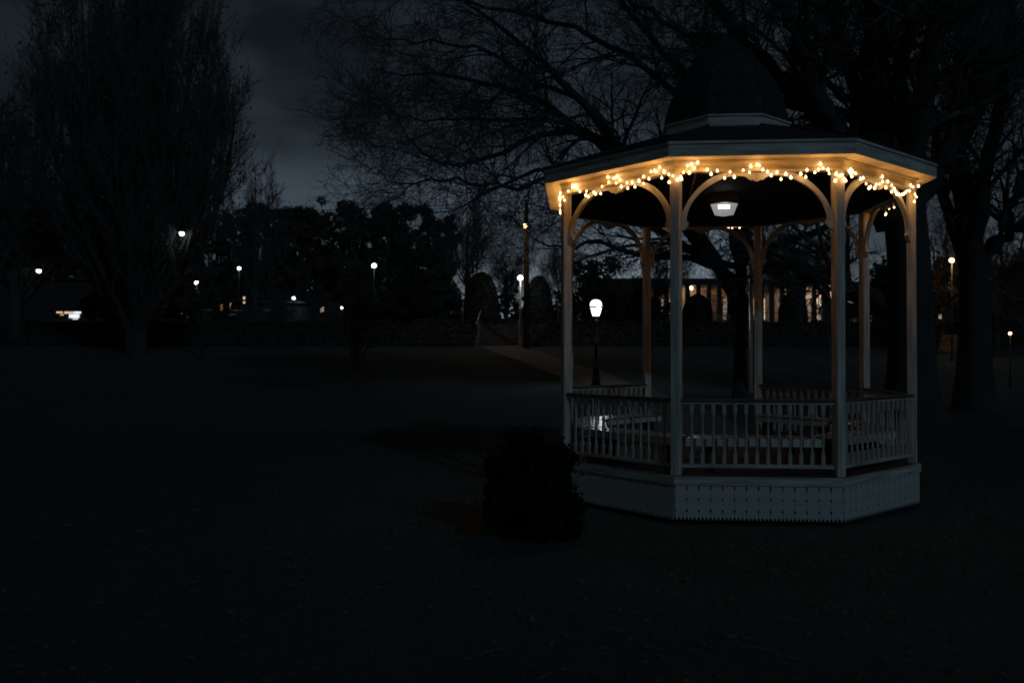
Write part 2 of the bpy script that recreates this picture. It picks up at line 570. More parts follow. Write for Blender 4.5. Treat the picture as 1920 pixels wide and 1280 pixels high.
# built-in benches along the railings
def bench_part(d0, d1):
    return MB().prism([(-T8 * d1 + 0.05, -d1), (T8 * d1 - 0.05, -d1), (T8 * d0 - 0.05, -d0), (-T8 * d0 + 0.05, -d0)], 0.825, 0.853)
slat_mes = [bench_part(d, d + 0.118).mesh('seat_slat', M['seat']) for d in (1.46, 1.586, 1.712)]
ap_mb = MB().box(-T8 * 1.83 + 0.06, T8 * 1.83 - 0.06, -1.832, -1.812, 0.772, 0.8525)
ap_mb.box(-T8 * 1.46 + 0.06, T8 * 1.46 - 0.06, -1.475, -1.455, 0.765, 0.8245)
bleg_me = MB().box(-0.03, 0.03, -1.66, -1.50, 0.496, 0.8245).mesh('bench_leg', M['deck'])
bench_me = ap_mb.mesh('bench', M['paint'])
for k in range(8):
    if k == 5:
        continue
    bo = link('bench', bench_me, gaz, rz=FA[k])
    for s in (-0.42, 0.42):
        link('bench_leg', bleg_me, bo, (s, 0, 0))
    for me in slat_mes:
        link('seat_slat', me, bo)

# lower roof: eight slopes of lapped shingle courses
d_lo, z_lo, d_hi, z_hi = 2.205, 3.836, 0.70, 4.352
mb = MB()
NC = 12
for i in range(NC):
    t0, t1 = i / NC, (i + 1.12) / NC
    da, za = d_lo + (d_hi - d_lo) * t0, z_lo + (z_hi - z_lo) * t0
    db, zb = d_lo + (d_hi - d_lo) * t1, z_lo + (z_hi - z_lo) * t1
    nt_ = max(2, int(2 * T8 * da / 0.16))
    for j in range(nt_):
        u0, u1 = -1 + 2 * j / nt_, -1 + 2 * (j + 1) / nt_
        lift = 0.011 + 0.005 * random.random()
        g = 0.0022 / (T8 * da)
        A = (T8 * da * (u0 + g), -da, za + lift); B = (T8 * da * (u1 - g), -da, za + lift)
        C_ = (T8 * db * (u1 - g), -db, zb + 0.001); D = (T8 * db * (u0 + g), -db, zb + 0.001)
        A2, B2 = (A[0], A[1], za), (B[0], B[1], za)
        mb.add([A, B, C_, D, A2, B2], [(0, 1, 2, 3), (4, 5, 1, 0)])
mb.add([(-T8 * d_lo, -d_lo, z_lo - 0.003), (T8 * d_lo, -d_lo, z_lo - 0.003), (T8 * d_hi, -d_hi, z_hi - 0.003), (-T8 * d_hi, -d_hi, z_hi - 0.003)], [(0, 1, 2, 3)])
slope_me = mb.mesh('roof_slope', M['shingle'])
hipc = 1 / cos(R(22.5))
hip_me = MB().tube([(0, -d_lo * hipc, z_lo + 0.008), (0, -d_hi * hipc, z_hi + 0.008)], 0.022, 6).mesh('hip_cap', M['shingle'])
for k in range(8):
    link('roof_slope', slope_me, gaz, rz=FA[k])
    link('hip_cap', hip_me, gaz, rz=FA[k] + R(22.5))
ring('cupola_band', M['paint_h'], 0.70, 0.731, 4.335, 4.462)
ring('cupola_cap', M['paint_h'], 0.66, 0.748, 4.4625, 4.482)

# bell-shaped spire with diamond shingles
prof = [(0.775, 4.483), (0.755, 4.62), (0.715, 4.78), (0.64, 4.95), (0.53, 5.15), (0.356, 5.376), (0.24, 5.49), (0.12, 5.60), (0.02, 5.69)]
spire = MB().lathe([(r, z) for r, z in prof], 8, a0=R(22.5), smooth=False).build('spire', M['shingle'], gaz)
PR = np.array(prof)
PD = PR[:, 0] * cos(R(22.5))
ps = np.concatenate([[0], np.cumsum(np.hypot(np.diff(PD), np.diff(PR[:, 1])))])
hd, hh = 0.088, 0.098
dia_me = MB().add([(0, 0, -hh), (hd, 0, 0), (0, 0, hh), (-hd, 0, 0), (0, -0.012, -hh + 0.004), (hd - 0.004, -0.009, 0), (0, -0.004, hh - 0.004), (-hd + 0.004, -0.009, 0)],
                  [(4, 5, 6, 7), (0, 1, 5, 4), (1, 2, 6, 5), (2, 3, 7, 6), (3, 0, 4, 7)]).mesh('shingle', M['spire'])
for k in range(8):
    row = 0
    s_ = 0.102
    while s_ < ps[-1] - 0.12:
        d_ = float(np.interp(s_, ps, PD))
        z_ = float(np.interp(s_, ps, PR[:, 1]))
        e = 0.02
        tl = math.atan2(float(np.interp(s_ - e, ps, PD) - np.interp(s_ + e, ps, PD)), float(np.interp(s_ + e, ps, PR[:, 1]) - np.interp(s_ - e, ps, PR[:, 1])))
        wd = T8 * d_
        us = [0, -2 * hd, 2 * hd] if row % 2 == 0 else [-hd, hd, -3 * hd, 3 * hd]
        for u in us:
            if abs(u) <= max(wd - hd * 0.55, 0.001):
                o = link('shingle', dia_me, spire, (u * cos(FA[k]) + (d_ + 0.004) * sin(FA[k]), u * sin(FA[k]) - (d_ + 0.004) * cos(FA[k]), z_))
                o.rotation_euler = (-tl, 0, FA[k])
        s_ += hh
        row += 1

# ------------------------------------------------------------------ string lights
S_LEFT = [(-0.782, 3.526), (-0.749, 3.483), (-0.694, 3.58), (-0.629, 3.612), (-0.618, 3.64), (-0.596, 3.614), (-0.564, 3.632), (-0.553, 3.601), (-0.5, 3.548), (-0.409, 3.493), (-0.395, 3.537), (-0.37, 3.473), (-0.281, 3.51), (-0.26, 3.489), (-0.185, 3.481), (-0.159, 3.554), (-0.079, 3.648), (-0.059, 3.587), (0.019, 3.619), (0.043, 3.622), (0.048, 3.561), (0.068, 3.633), (0.106, 3.588), (0.126, 3.512), (0.211, 3.54), (0.221, 3.481), (0.281, 3.533), (0.318, 3.482), (0.375, 3.536), (0.434, 3.499), (0.434, 3.573), (0.515, 3.536), (0.542, 3.608), (0.587, 3.61), (0.605, 3.598), (0.657, 3.634), (0.684, 3.521), (0.71, 3.581), (0.77, 3.542), (0.779, 3.462)]
S_FRONT = [(-0.843, 3.517), (-0.796, 3.479), (-0.763, 3.505), (-0.756, 3.485), (-0.737, 3.552), (-0.699, 3.618), (-0.677, 3.547), (-0.657, 3.631), (-0.628, 3.593), (-0.594, 3.65), (-0.498, 3.574), (-0.461, 3.531), (-0.399, 3.562), (-0.327, 3.489), (-0.274, 3.548), (-0.232, 3.496), (-0.143, 3.564), (-0.082, 3.538), (-0.068, 3.603), (-0.006, 3.62), (0.014, 3.609), (0.051, 3.565), (0.096, 3.544), (0.132, 3.507), (0.19, 3.539), (0.229, 3.469), (0.275, 3.519), (0.324, 3.481), (0.42, 3.516), (0.47, 3.485), (0.483, 3.555), (0.558, 3.53), (0.593, 3.556), (0.615, 3.615), (0.638, 3.571), (0.686, 3.554), (0.699, 3.517), (0.756, 3.445), (0.765, 3.51), (0.807, 3.495), (0.825, 3.5)]
S_RIGHT = [(-0.829, 3.463), (-0.789, 3.449), (-0.716, 3.556), (-0.689, 3.539), (-0.689, 3.573), (-0.676, 3.507), (-0.662, 3.563), (-0.636, 3.553), (-0.595, 3.545), (-0.486, 3.505), (-0.445, 3.52), (-0.362, 3.473), (-0.32, 3.431), (-0.277, 3.45), (-0.183, 3.45), (-0.163, 3.489), (-0.097, 3.503), (-0.018, 3.591), (-0.012, 3.539), (0.062, 3.485), (0.107, 3.554), (0.176, 3.523), (0.185, 3.454), (0.228, 3.491), (0.276, 3.468), (0.313, 3.446), (0.36, 3.446), (0.416, 3.451), (0.469, 3.465), (0.516, 3.489), (0.555, 3.509), (0.612, 3.516), (0.635, 3.585), (0.693, 3.57), (0.703, 3.408), (0.725, 3.492), (0.758, 3.466)]


def rand_string(n, lo, hi, droops=()):
    us = np.linspace(-0.8, 0.8, n) + RNG.uniform(-0.02, 0.02, n)
    return [(float(u), float(RNG.uniform(lo, hi))) for u in us] + list(droops)


S_SIDE_L = rand_string(30, 3.50, 3.66, [(0.30, 3.44), (0.34, 3.45), (0.1, 3.46)])
S_SIDE_R = rand_string(14, 3.575, 3.66, [(-0.053, 3.488), (0.23, 3.444), (-0.367, 3.459), (0.21, 3.455), (0.114, 3.5)])
strings = [(0, S_LEFT, 'warm string lights along the left front beam of the gazebo'),
           (1, S_FRONT, 'warm string lights along the front beam of the gazebo, facing the viewer'),
           (2, S_RIGHT, 'warm string lights drooping along the right front beam of the gazebo'),
           (3, S_SIDE_R, 'warm string lights on the far right side beam, a few bulbs hanging below it'),
           (4, rand_string(9, 3.58, 3.66), 'warm string lights hidden behind the right rear beam of the gazebo'),
           (5, rand_string(9, 3.58, 3.66, [(-0.394, 3.553), (-0.448, 3.551), (-0.556, 3.552)]), 'string lights on the rear entrance beam, three bulbs peeking below'),
           (6, rand_string(9, 3.58, 3.66, [(-0.465, 3.552)]), 'string lights on the left rear beam, one bulb peeking below'),
           (7, S_SIDE_L, 'bright bunched string lights along the left side beam, seen end on')]


def bulb_mesh(r):
    prof = [(r * 0.35, r * 1.5), (r * 0.42, r * 0.95), (r * 0.8, r * 0.62), (r, 0), (r * 0.82, -r * 0.6), (r * 0.4, -r * 0.93), (r * 0.05, -r)]
    return MB().lathe([(a, z) for a, z in reversed(prof)], 8).mesh('bulb', M['bulb'])


BULB = [bulb_mesh(0.0128), bulb_mesh(0.0150), bulb_mesh(0.0112)]
for k, pts, label in strings:
    st = thing('string_lights', label, 'string lights', (GX, GY, 0), TH + FA[k], 'string lights around the gazebo beams')
    pts = sorted(pts)
    wire = []
    for j, (u, z) in enumerate(pts):
        d = 2.014 + random.uniform(-0.004, 0.008)
        o = link('bulb', random.choice(BULB), st, (u, -d, z))
        wire.append((u, -d + 0.006, z + 0.026))
        if j < len(pts) - 1:
            u2, z2 = pts[j + 1]
            wire.append(((u + u2) / 2, -d + 0.004, (z + z2) / 2 + 0.012 - 0.10 * abs(u2 - u)))
    MB().tube(wire, 0.0028, 5).build('wire', M['wire'], st)
    nl = 13 if k in (0, 1, 2, 7) else 5            # the bulbs' light, bunched
    for j in range(nl):
        grp = pts[j * len(pts) // nl:(j + 1) * len(pts) // nl]
        if grp:
            u, z = np.mean(grp, axis=0)
            d_ = bpy.data.lights.new('bulb_light', 'POINT')
            d_.energy = 0.060 * len(grp)
            d_.color = (1.0, 0.42, 0.06)
            d_.shadow_soft_size = 0.02
            lo = bpy.data.objects.new('bulb_light', d_)
            COL.objects.link(lo)
            lo.parent = st
            lo.location = (u, -2.062, z)

# ------------------------------------------------------------------ ceiling lamp inside the gazebo
cl = thing('ceiling_lamp', 'bronze square ceiling lamp with glowing prismatic lens inside the gazebo', 'lamp', (GX, GY, 3.43), TH + R(40))
sq = lambda r, ch: [(-r + ch, -r), (r - ch, -r), (r, -r + ch), (r, r - ch), (r - ch, r), (-r + ch, r), (-r, r - ch), (-r, -r + ch)]


def loft(a, za, b_, zb):
    n = len(a)
    v = [(x, y, za) for x, y in a] + [(x, y, zb) for x, y in b_]
    f = [tuple(reversed(range(n))), tuple(range(n, 2 * n))] + [(i, (i + 1) % n, n + (i + 1) % n, n + i) for i in range(n)]
    return MB().add(v, f)


loft(sq(0.135, 0.02), 0.135, sq(0.128, 0.02), 0.254).build('housing', M['housing'], cl)
loft(sq(0.085, 0.012), 0.0, sq(0.124, 0.016), 0.133).build('lens', M['lens'], cl)
MB().box(-0.07, 0.07, -0.0535, -0.045, -0.024, 0.024).build('led_strip', M['led'], cl, (-0.0475 * 1.0, -0.0475 * 1.0 - 0.06, 0.078), R(-45))
for o in cl.children:
    if o.name.startswith('led'):
        o.location = (-0.095, -0.07, 0.075)
        o.rotation_euler = (0, 0, R(-42))

# thin loose cable hanging at the front left arch
tag(MB().tube([(1.88, 8.60, 3.64), (1.87, 8.66, 3.55), (1.835, 8.80, 3.35), (1.815, 8.9, 3.2)], 0.003, 5).build('hanging_cable', M['housing']),
    'thin dark cable hanging down inside the front left arch', 'cable')


# ------------------------------------------------------------------ lamps
def point_light(parent, loc, watts, color, radius=0.12):
    d = bpy.data.lights.new('lamp_light', 'POINT')
    d.energy = watts
    d.color = color
    d.shadow_soft_size = radius
    o = bpy.data.objects.new('lamp_light', d)
    COL.objects.link(o)
    o.location = loc
    o.parent = parent
    return o


COOLC, WARMC = (0.86, 0.95, 1.0), (1.0, 0.56, 0.22)


def globe_lamp(label, px, py, Yd, r, watts, warm=False, pole='creosote', pole_r=0.05, group='globe lamps in the park'):
    p = at(px, py, Yd)
    gz = float(ground_z(0, Yd))
    t = thing('street_lamp', label, 'street lamp', (p[0], Yd, gz), 0, group)
    H = p[2] - gz
    MB().lathe([(pole_r * 2.2, -0.05), (pole_r * 2.2, 0.12), (pole_r * 1.3, 0.2), (pole_r, 0.5), (pole_r * 0.85, H - r * 1.25)], 12).build('pole', M[pole], t)
    MB().lathe([(r * 0.55, H - r * 1.25), (r * 0.6, H - r * 0.95), (r * 0.4, H - r * 0.88)], 14).build('collar', M['iron'], t)
    g = [(r * sin(a), H - r * cos(a)) for a in np.linspace(0.45, pi - 0.02, 10)]
    MB().lathe(g, 14).build('globe', M['warm' if warm else 'cool'], t)
    if watts:
        point_light(t, (r * 0.9, -r * 1.3, H - r * 0.9), watts * 0.8, WARMC if warm else COOLC, 0.08)
    return t


def arm_lamp(label, px, py, Yd, watts, warm=False, side=1, r=0.17, arm=0.9):
    p = at(px, py, Yd)
    gz = float(ground_z(0, Yd))
    t = thing('street_lamp', label, 'street lamp', (p[0] + side * arm, Yd, gz), 0, 'tall street lamps along the far road')
    H = p[2] - gz
    MB().tube([(0, 0, -0.05), (0, 0, H * 0.6), (0, 0, H + 0.1), (-side * 0.25, 0, H + 0.3), (-side * arm * 0.7, 0, H + 0.32)], [0.09, 0.075, 0.06, 0.05, 0.045], 8).build('pole', M['creosote'], t)
    MB().lathe([(0.05, H + 0.34), (0.16, H + 0.24), (0.22, H + 0.10), (0.2, H + 0.06)][::-1], 12, (-side * arm, 0)).build('lamp_head', M['iron'], t)
    MB().lathe([(r * 0.3, H - r * 0.8), (r * 0.8, H - r * 0.5), (r, H), (r * 0.9, H + 0.055)], 12, (-side * arm, 0)).build('bulb', M['warm' if warm else 'cool'], t)
    if watts:
        point_light(t, (-side * arm, -0.05, H - r * 1.2), watts, WARMC if warm else COOLC, 0.1)
    return t


# Victorian lamp post behind the gazebo
Yl = 30.0
lp = at(1117.5, 575, Yl)
gz = float(ground_z(0, Yl))
vl = thing('lamp_post', 'lit black Victorian lamp post with domed lantern behind the gazebo', 'lamp post', (lp[0], Yl, gz))
fl = MB()
n = 24
prof_p = [(0.19, -0.04), (0.19, 0.10), (0.165, 0.14), (0.15, 0.22), (0.115, 0.46), (0.095, 0.60), (0.12, 0.63), (0.12, 0.67), (0.075, 0.70), (0.085, 0.84), (0.06, 0.87), (0.052, 0.95),
          (0.050, 1.5), (0.066, 1.52), (0.066, 1.55), (0.048, 1.57), (0.040, 2.28), (0.07, 2.32), (0.075, 2.36), (0.04, 2.40), (0.05, 2.46)]
fl.lathe(prof_p, n)
fl.build('pole', M['iron'], vl)
MB().lathe([(0.06, 2.462), (0.125, 2.48), (0.128, 2.50)], 6, smooth=False).build('lantern_base', M['iron'], vl)
lan = MB().lathe([(0.115, 2.505), (0.195, 2.79)], 6, smooth=False).build('lantern_glass', M['lantern'], vl)
for j in range(6):
    a = 2 * pi * j / 6
    MB().tube([(0.122 * cos(a), 0.122 * sin(a), 2.49), (0.203 * cos(a), 0.203 * sin(a), 2.80)], 0.009, 5).build('lantern_rib', M['iron'], vl)
MB().lathe([(0.225, 2.785), (0.238, 2.79), (0.238, 2.835), (0.22, 2.84)], 18).build('lantern_rim', M['iron'], vl)
MB().lathe([(0.205, 2.842), (0.208, 2.90), (0.19, 2.98), (0.14, 3.04), (0.07, 3.07), (0.01, 3.078)], 18).build('lantern_dome', M['lantern'], vl)
point_light(vl, (0.16, -0.28, 2.78), 26, COOLC, 0.1)

# bare metal pole beside the tree trunk
mp_ = on_ground(1408, 28)
po = thing('metal_pole', 'slim galvanised pole standing behind the gazebo beside the dark tree trunk', 'pole', mp_)
MB().lathe([(0.062, -0.05), (0.060, 0.04), (0.058, 2.5), (0.052, 5.6)], 20).build('shaft', M['galv'], po)
MB().box(-0.14, 0.14, -0.14, 0.14, -0.05, 0.03).build('base_plate', M['galv'], po)
MB().box(-0.16, 0.02, -0.06, -0.04, 4.9, 5.25).build('sign_plate', M['galv'], po)

globe_lamp('white globe lamp on a tan pole at the top of the stone stairs', 975.5, 521, 49.3, 0.15, 16, pole='tan', pole_r=0.06)
globe_lamp('bright white globe lamp glowing in front of the dark hedge of trees', 701, 498, 60, 0.17, 14)
globe_lamp('white globe lamp above the orange-flecked shrub at left', 368, 530, 62, 0.14, 12)
globe_lamp('small white globe lamp near the lit doorway at left', 448, 503, 58, 0.11, 4)
globe_lamp('orange sodium lamp glowing between tree trunks at far right', 1785, 488, 38, 0.10, 60, True, pole_r=0.035)
globe_lamp('low warm lamp near the right edge of the lawn', 1894, 625, 30, 0.05, 2, True, pole_r=0.02)
arm_lamp('tall white street lamp shining through the big left tree', 340, 438, 38.6, 2.5, side=1, r=0.11)
arm_lamp('white street lamp half hidden by branches at the far left edge', 72, 508, 44.5, 1.5, side=-1, r=0.12)
globe_lamp('tiny white lamp low at the foot of the hedge', 641, 577, 62, 0.08, 3)

# utility pole with a lamp and cables
up = on_ground(987, 43.6)
t = thing('utility_pole', 'tall dark wooden utility pole with a small orange lamp near its top', 'utility pole', up)
MB().lathe([(0.16, -0.2), (0.14, 4), (0.09, 7.6)], 10).build('shaft', M['creosote'], t)
ul = at(984.5, 423, 43.2)
zz = ul[2] - up[2]
MB().tube([(0, 0, zz + 0.25), (-0.05, -0.2, zz + 0.32), (-0.06, -0.35, zz + 0.2)], 0.03, 6).build('lamp_arm', M['iron'], t)
MB().lathe([(0.04, zz - 0.13), (0.10, zz - 0.08), (0.115, zz + 0.03), (0.08, zz + 0.1)], 12, (-0.06, -0.42)).build('lamp_globe', M['warm'], t)
point_light(t, (-0.5, -1.1, zz - 0.3), 85, WARMC)
for dxp, lab in ((-0.8, 'upper'), (0.8, 'lower')):
    A = np.array((up[0], 43.6, up[2] + 7.5 + 0.06 * dxp))
    B = np.array((-70.0, 95.0, 19.2 + dxp))
    tt = np.linspace(0, 1, 40)
    P = A[None] * (1 - tt[:, None]) + B[None] * tt[:, None]
    P[:, 2] -= 6.0 * tt * (1 - tt)
    tag(MB().tube(P, 0.016, 4).build('power_line', M['cable']), lab + ' of the two thin power cables crossing the sky above the hedge', 'cable', 'overhead power cables')

# ------------------------------------------------------------------ stairs on the bank
stx = (935 - 960) / F_PX * 46
stairs = thing('stairs', 'short flight of dark concrete steps climbing the bank at the end of the path', 'stairs', (stx, 45, 0))
NS = 7
rise, going = (3.2 - 1.99) / NS, 3.3 / NS
for j in range(NS):
    MB().box(-1.04, 1.04, j * going, j * going + going + 0.03, 1.7, 1.99 + (j + 1) * rise).build('step', M['step'], stairs)
    MB().box(-1.04, 1.04, j * going - 0.035, j * going - 0.001, 1.99 + (j + 1) * rise - 0.035, 1.99 + (j + 1) * rise + 0.004).build('nosing', M['concrete'], stairs)
for s in (-1, 1):
    x0, x1 = (s * 1.045, s * 1.22) if s > 0 else (-1.22, -1.045)
    v = [(x0, -0.15, 1.6), (x1, -0.15, 1.6), (x1, 3.5, 1.6), (x0, 3.5, 1.6), (x0, -0.15, 2.16), (x1, -0.15, 2.16), (x1, 3.5, 3.42), (x0, 3.5, 3.42)]
    MB().add(v, [(3, 2, 1, 0), (4, 5, 6, 7), (0, 1, 5, 4), (1, 2, 6, 5), (2, 3, 7, 6), (3, 0, 4, 7)]).build('cheek_wall', M['concrete'], stairs)
    if s < 0:
        MB().tube([(-1.2, 0.9, 3.13), (-1.046, 2.9, 3.94)], 0.032, 8).build('handrail', M['rail'], stairs)
        MB().tube([(-1.17, 1.1, 2.4), (-1.17, 1.1, 3.18)], 0.025, 8).build('handrail_post', M['iron'], stairs)
        MB().tube([(-1.06, 2.7, 3.0), (-1.06, 2.7, 3.83)], 0.025, 8).build('handrail_post', M['iron'], stairs)
    else:
        MB().tube([(1.19, 0.9, 2.5), (1.19, 0.9, 3.3), (1.19, 2.9, 4.02), (1.19, 2.9, 3.2)], 0.03, 8).build('handrail', M['iron'], stairs)
# short posts on the bank
for px, py, lab in ((868, 567, 'thin post on the bank left of the stairs, lit orange from one side'), (1046.5, 562, 'pale slim post on the bank beside the gazebo left post')):
    b0 = on_ground(px, 49.5)
    Hh = at(px, py, 49.5)[2] - b0[2]
    o = MB().lathe([(0.05, -0.1), (0.045, Hh - 0.05), (0.06, Hh - 0.04), (0.06, Hh), (0.01, Hh + 0.03)], 10).build('marker_post', M['stone'], None, b0)
    tag(o, lab, 'post', 'posts on the bank')

# ------------------------------------------------------------------ building with a lit colonnade behind the gazebo
YB = 75.0
S_ = YB / F_PX
bx0, bx1 = (1226 - 960) * S_, (1662 - 960) * S_
bz = float(ground_z(0, YB)) - 0.1
bl = thing('colonnade_building', 'low flat-roofed brick building with a lit colonnade behind the gazebo', 'building', (0, YB, bz))
Hb = CAM_Z + (HORIZON - 531) * S_ - bz
MB().box(bx0, bx1, 2.6, 9, 0, Hb - 0.2).build('wall', M['brick'], bl)
MB().box(bx0 - 0.4, bx1 + 0.4, -0.35, 9.3, Hb - 0.18, Hb + 0.12).build('roof', M['roof'], bl)
MB().box(bx0, bx1, -0.2, 2.59, -0.3, 0.12).build('porch_floor', M['step'], bl)
col_me = MB().box(-0.19, 0.19, -0.19, 0.19, 0.121, Hb - 0.181).mesh('column', M['pillar'])
xs = np.arange(bx0 + 0.2, bx1, 0.925)
for x in xs:
    link('column', col_me, bl, (x, 0.05, 0))
for j in range(7):
    xw = bx0 + 1.6 + j * 2.8
    w = MB().box(xw - 0.55, xw + 0.55, 2.53, 2.59, 0.5, 2.5).build('window', M['pillar'], bl)
    for a, b_ in ((-0.5, -0.03), (0.03, 0.5)):
        for z0, z1 in ((0.55, 1.45), (1.51, 2.45)):
            MB().box(xw + a, xw + b_, 2.50, 2.528, z0, z1).build('pane', M['glow_cream' if j in (3, 4) else 'glow_dim'], w)
MB().box(bx0, bx1, -0.04, 0.0, 1.05, 1.11).build('porch_rail', M['pillar'], bl)
PORCH = [(1296, 34.0), (1370, 9), (1502.5, 60), (1545, 100), (1600, 45)]
for px, w in PORCH:
    x = (px - 960) * S_ * (1 + 1.4 / YB)
    zc = CAM_Z + (HORIZON - 540) * S_ * (1 + 1.4 / YB) - bz
    l = MB().lathe([(0.05, zc - 0.16), (0.15, zc - 0.08), (0.17, zc), (0.12, zc + 0.12), (0.05, Hb - 0.19)], 12, (x, 1.4)).build('porch_lamp', M['warm' if px < 1400 else 'cool'], bl)
    point_light(bl, (x, 1.3, zc - 0.3), w, (1.0, 0.84, 0.66) if px > 1400 else (1.0, 0.70, 0.46), 0.1)
MB().box(bx0 - 5, bx1 - 12, 9.05, 13, 0, Hb + 1.2).build('rear_wing', M['dark_wall'], bl)

# low picket railing in front of the building
pk = thing('picket_fence', 'faint low picket railing in front of the lit building', 'fence', on_ground(1352, 60))
zf = at(1352, 606, 60)[2] - float(ground_z(0, 60))
for j in range(13):
    MB().box(-0.62 + j * 0.1, -0.585 + j * 0.1, -0.02, 0.02, -0.05, 0.72).build('picket', M['stone'], pk)
MB().box(-0.66, 0.66, 0.021, 0.05, 0.6, 0.66).build('fence_rail', M['stone'], pk)

# floodlight lighting a clipped shrub at the right
fp_ = at(1604, 613, 56)
fd = thing('floodlight', 'bright white tube floodlight on the ground beside the clipped shrub', 'floodlight', (fp_[0], 56, fp_[2] - 0.0))
MB().tube([(-0.25, 0, 0), (0.2, 0, -0.02)], 0.085, 12).build('tube', M['cool'], fd)
MB().tube([(0.2, 0, -0.02), (0.29, 0, -0.025)], 0.07, 12).build('end_cap', M['galv'], fd)
MB().box(-0.2, 0.15, 0.07, 0.11, float(ground_z(0, 56)) - fp_[2] - 0.05, 0.02).build('bracket', M['iron'], fd)
point_light(fd, (-0.05, 0.1, 0.28), 5, (1.0, 0.78, 0.55), 0.1)

# ------------------------------------------------------------------ left: shelter with a lit doorway, shops, low walls
Y2 = 100.0
S2 = Y2 / F_PX
z2 = float(ground_z(0, Y2)) - 0.15
sh = thing('low_building', 'low dark building with orange lit doorway slots at the left', 'building', (0, Y2, z2))
zr = lambda py: CAM_Z + (HORIZON - py) * S2 - z2
xr = lambda px: (px - 960) * S2
MB().box(xr(372), xr(640), 0, 8, -0.3, zr(565)).build('wall', M['dark_wall'], sh)
v = [(xr(366), -0.7, zr(562)), (xr(590), -0.7, zr(570)), (xr(590), 8.4, zr(570)), (xr(366), 8.4, zr(562))]
MB().add(v + [(x, y, z + 0.22) for x, y, z in v], [(3, 2, 1, 0), (4, 5, 6, 7), (0, 1, 5, 4), (1, 2, 6, 5), (2, 3, 7, 6), (3, 0, 4, 7)]).build('roof', M['roof'], sh)
for x0, x1, y0, y1, m_ in ((413, 417.5, 570, 582, 'glow_orange'), (431, 433.5, 567, 582, 'glow_orange'), (373.5, 378.5, 572, 583, 'glow_dim'), (601, 607, 575, 585, 'glow_cream'), (456, 459.5, 556, 569, 'glow_cream')):
    w = MB().box(xr(x0) - 0.1, xr(x1) + 0.1, -0.05, -0.001, zr(y1) - 0.1, zr(y0) + 0.1).build('doorway', M['pillar'], sh)
    MB().box(xr(x0), xr(x1), -0.08, -0.051, zr(y1), zr(y0)).build('pane', M[m_], w)
xl, zl = xr(555), zr(560)
MB().lathe([(0.05, zl - 0.22), (0.2, zl - 0.1), (0.22, zl + 0.06), (0.1, zl + 0.16)], 12, (xl, -1.15)).build('wall_lamp', M['cool'], sh)
MB().tube([(xl, -0.72, zl + 0.1), (xl, -1.15, zl + 0.16)], 0.03, 6).build('lamp_bracket', M['iron'], sh)
point_light(sh, (xl, -1.6, zl - 0.2), 12, COOLC, 0.1)
for x0, x1, yt, lab in ((380, 397, 581.5, 'low stone wall with a lit cap, left of the orange doorway'), (431, 450, 581.8, 'low stone wall with lit cap right of the orange doorway'),
                        (426, 441, 590, 'lowest short stone wall below the orange doorway'), (496, 516, 581.5, 'short lit wall cap between the doorway and the wall lamp')):
    Yw = 90.0
    Sw = Yw / F_PX
    base = float(ground_z(0, Yw))
    top = CAM_Z + (HORIZON - yt) * Sw - base
    w = thing('low_wall', lab, 'wall', ((x0 - 960) * Sw, Yw, base), 0, 'low walls at the left')
    L = (x1 - x0) * Sw
    MB().box(0, L, 0, 0.4, -0.1, top - 0.081).build('wall', M['dark_wall'], w)
    MB().box(-0.05, L + 0.05, -0.06, 0.46, top - 0.08, top + 0.1).build('cap', M['stucco'], w)
    point_light(w, (L * 0.5, -1.0, top + 1.1), 3.2, (1.0, 0.5, 0.2), 0.1) if x0 in (380, 431, 496) else None

Y3 = 105.0
S3 = Y3 / F_PX
z3 = float(ground_z(0, Y3)) - 0.15
zr = lambda py: CAM_Z + (HORIZON - py) * S3 - z3
xr = lambda px: (px - 960) * S3
shp = thing('shop_building', 'dark building at the far left with a bright white lit shop window', 'building', (0, Y3, z3))
MB().box(xr(-60), xr(230), 0, 9, -0.4, zr(525)).build('wall', M['dark_wall'], shp)
MB().box(xr(-64), xr(234), -0.5, 9.4, zr(525) + 0.002, zr(520)).build('roof', M['roof'], shp)
fr = MB().box(xr(104), xr(160), -0.06, -0.002, zr(602), zr(582)).build('shop_window', M['pillar'], shp)
for x0, x1, y0, y1, m_ in ((106, 118, 584, 587, 'glow_cream'), (113, 120, 588.5, 591.5, 'glow_orange'), (121, 137, 584, 588, 'glow_cream'), (138, 152, 584, 588, 'glow_white'), (130, 149, 589, 596, 'glow_white'), (137, 146, 597, 600, 'glow_white')):
    MB().box(xr(x0), xr(x1), -0.1, -0.061, zr(y1), zr(y0)).build('pane', M[m_], fr)
for x0, x1 in ((19.5, 23.5), (29.5, 34.5)):
    w = MB().box(xr(x0) - 0.08, xr(x1) + 0.08, -0.05, -0.002, zr(563), zr(549)).build('window', M['pillar'], shp)
    MB().box(xr(x0), xr(x1), -0.08, -0.051, zr(562), zr(550)).build('pane', M['glow_dim'], w)

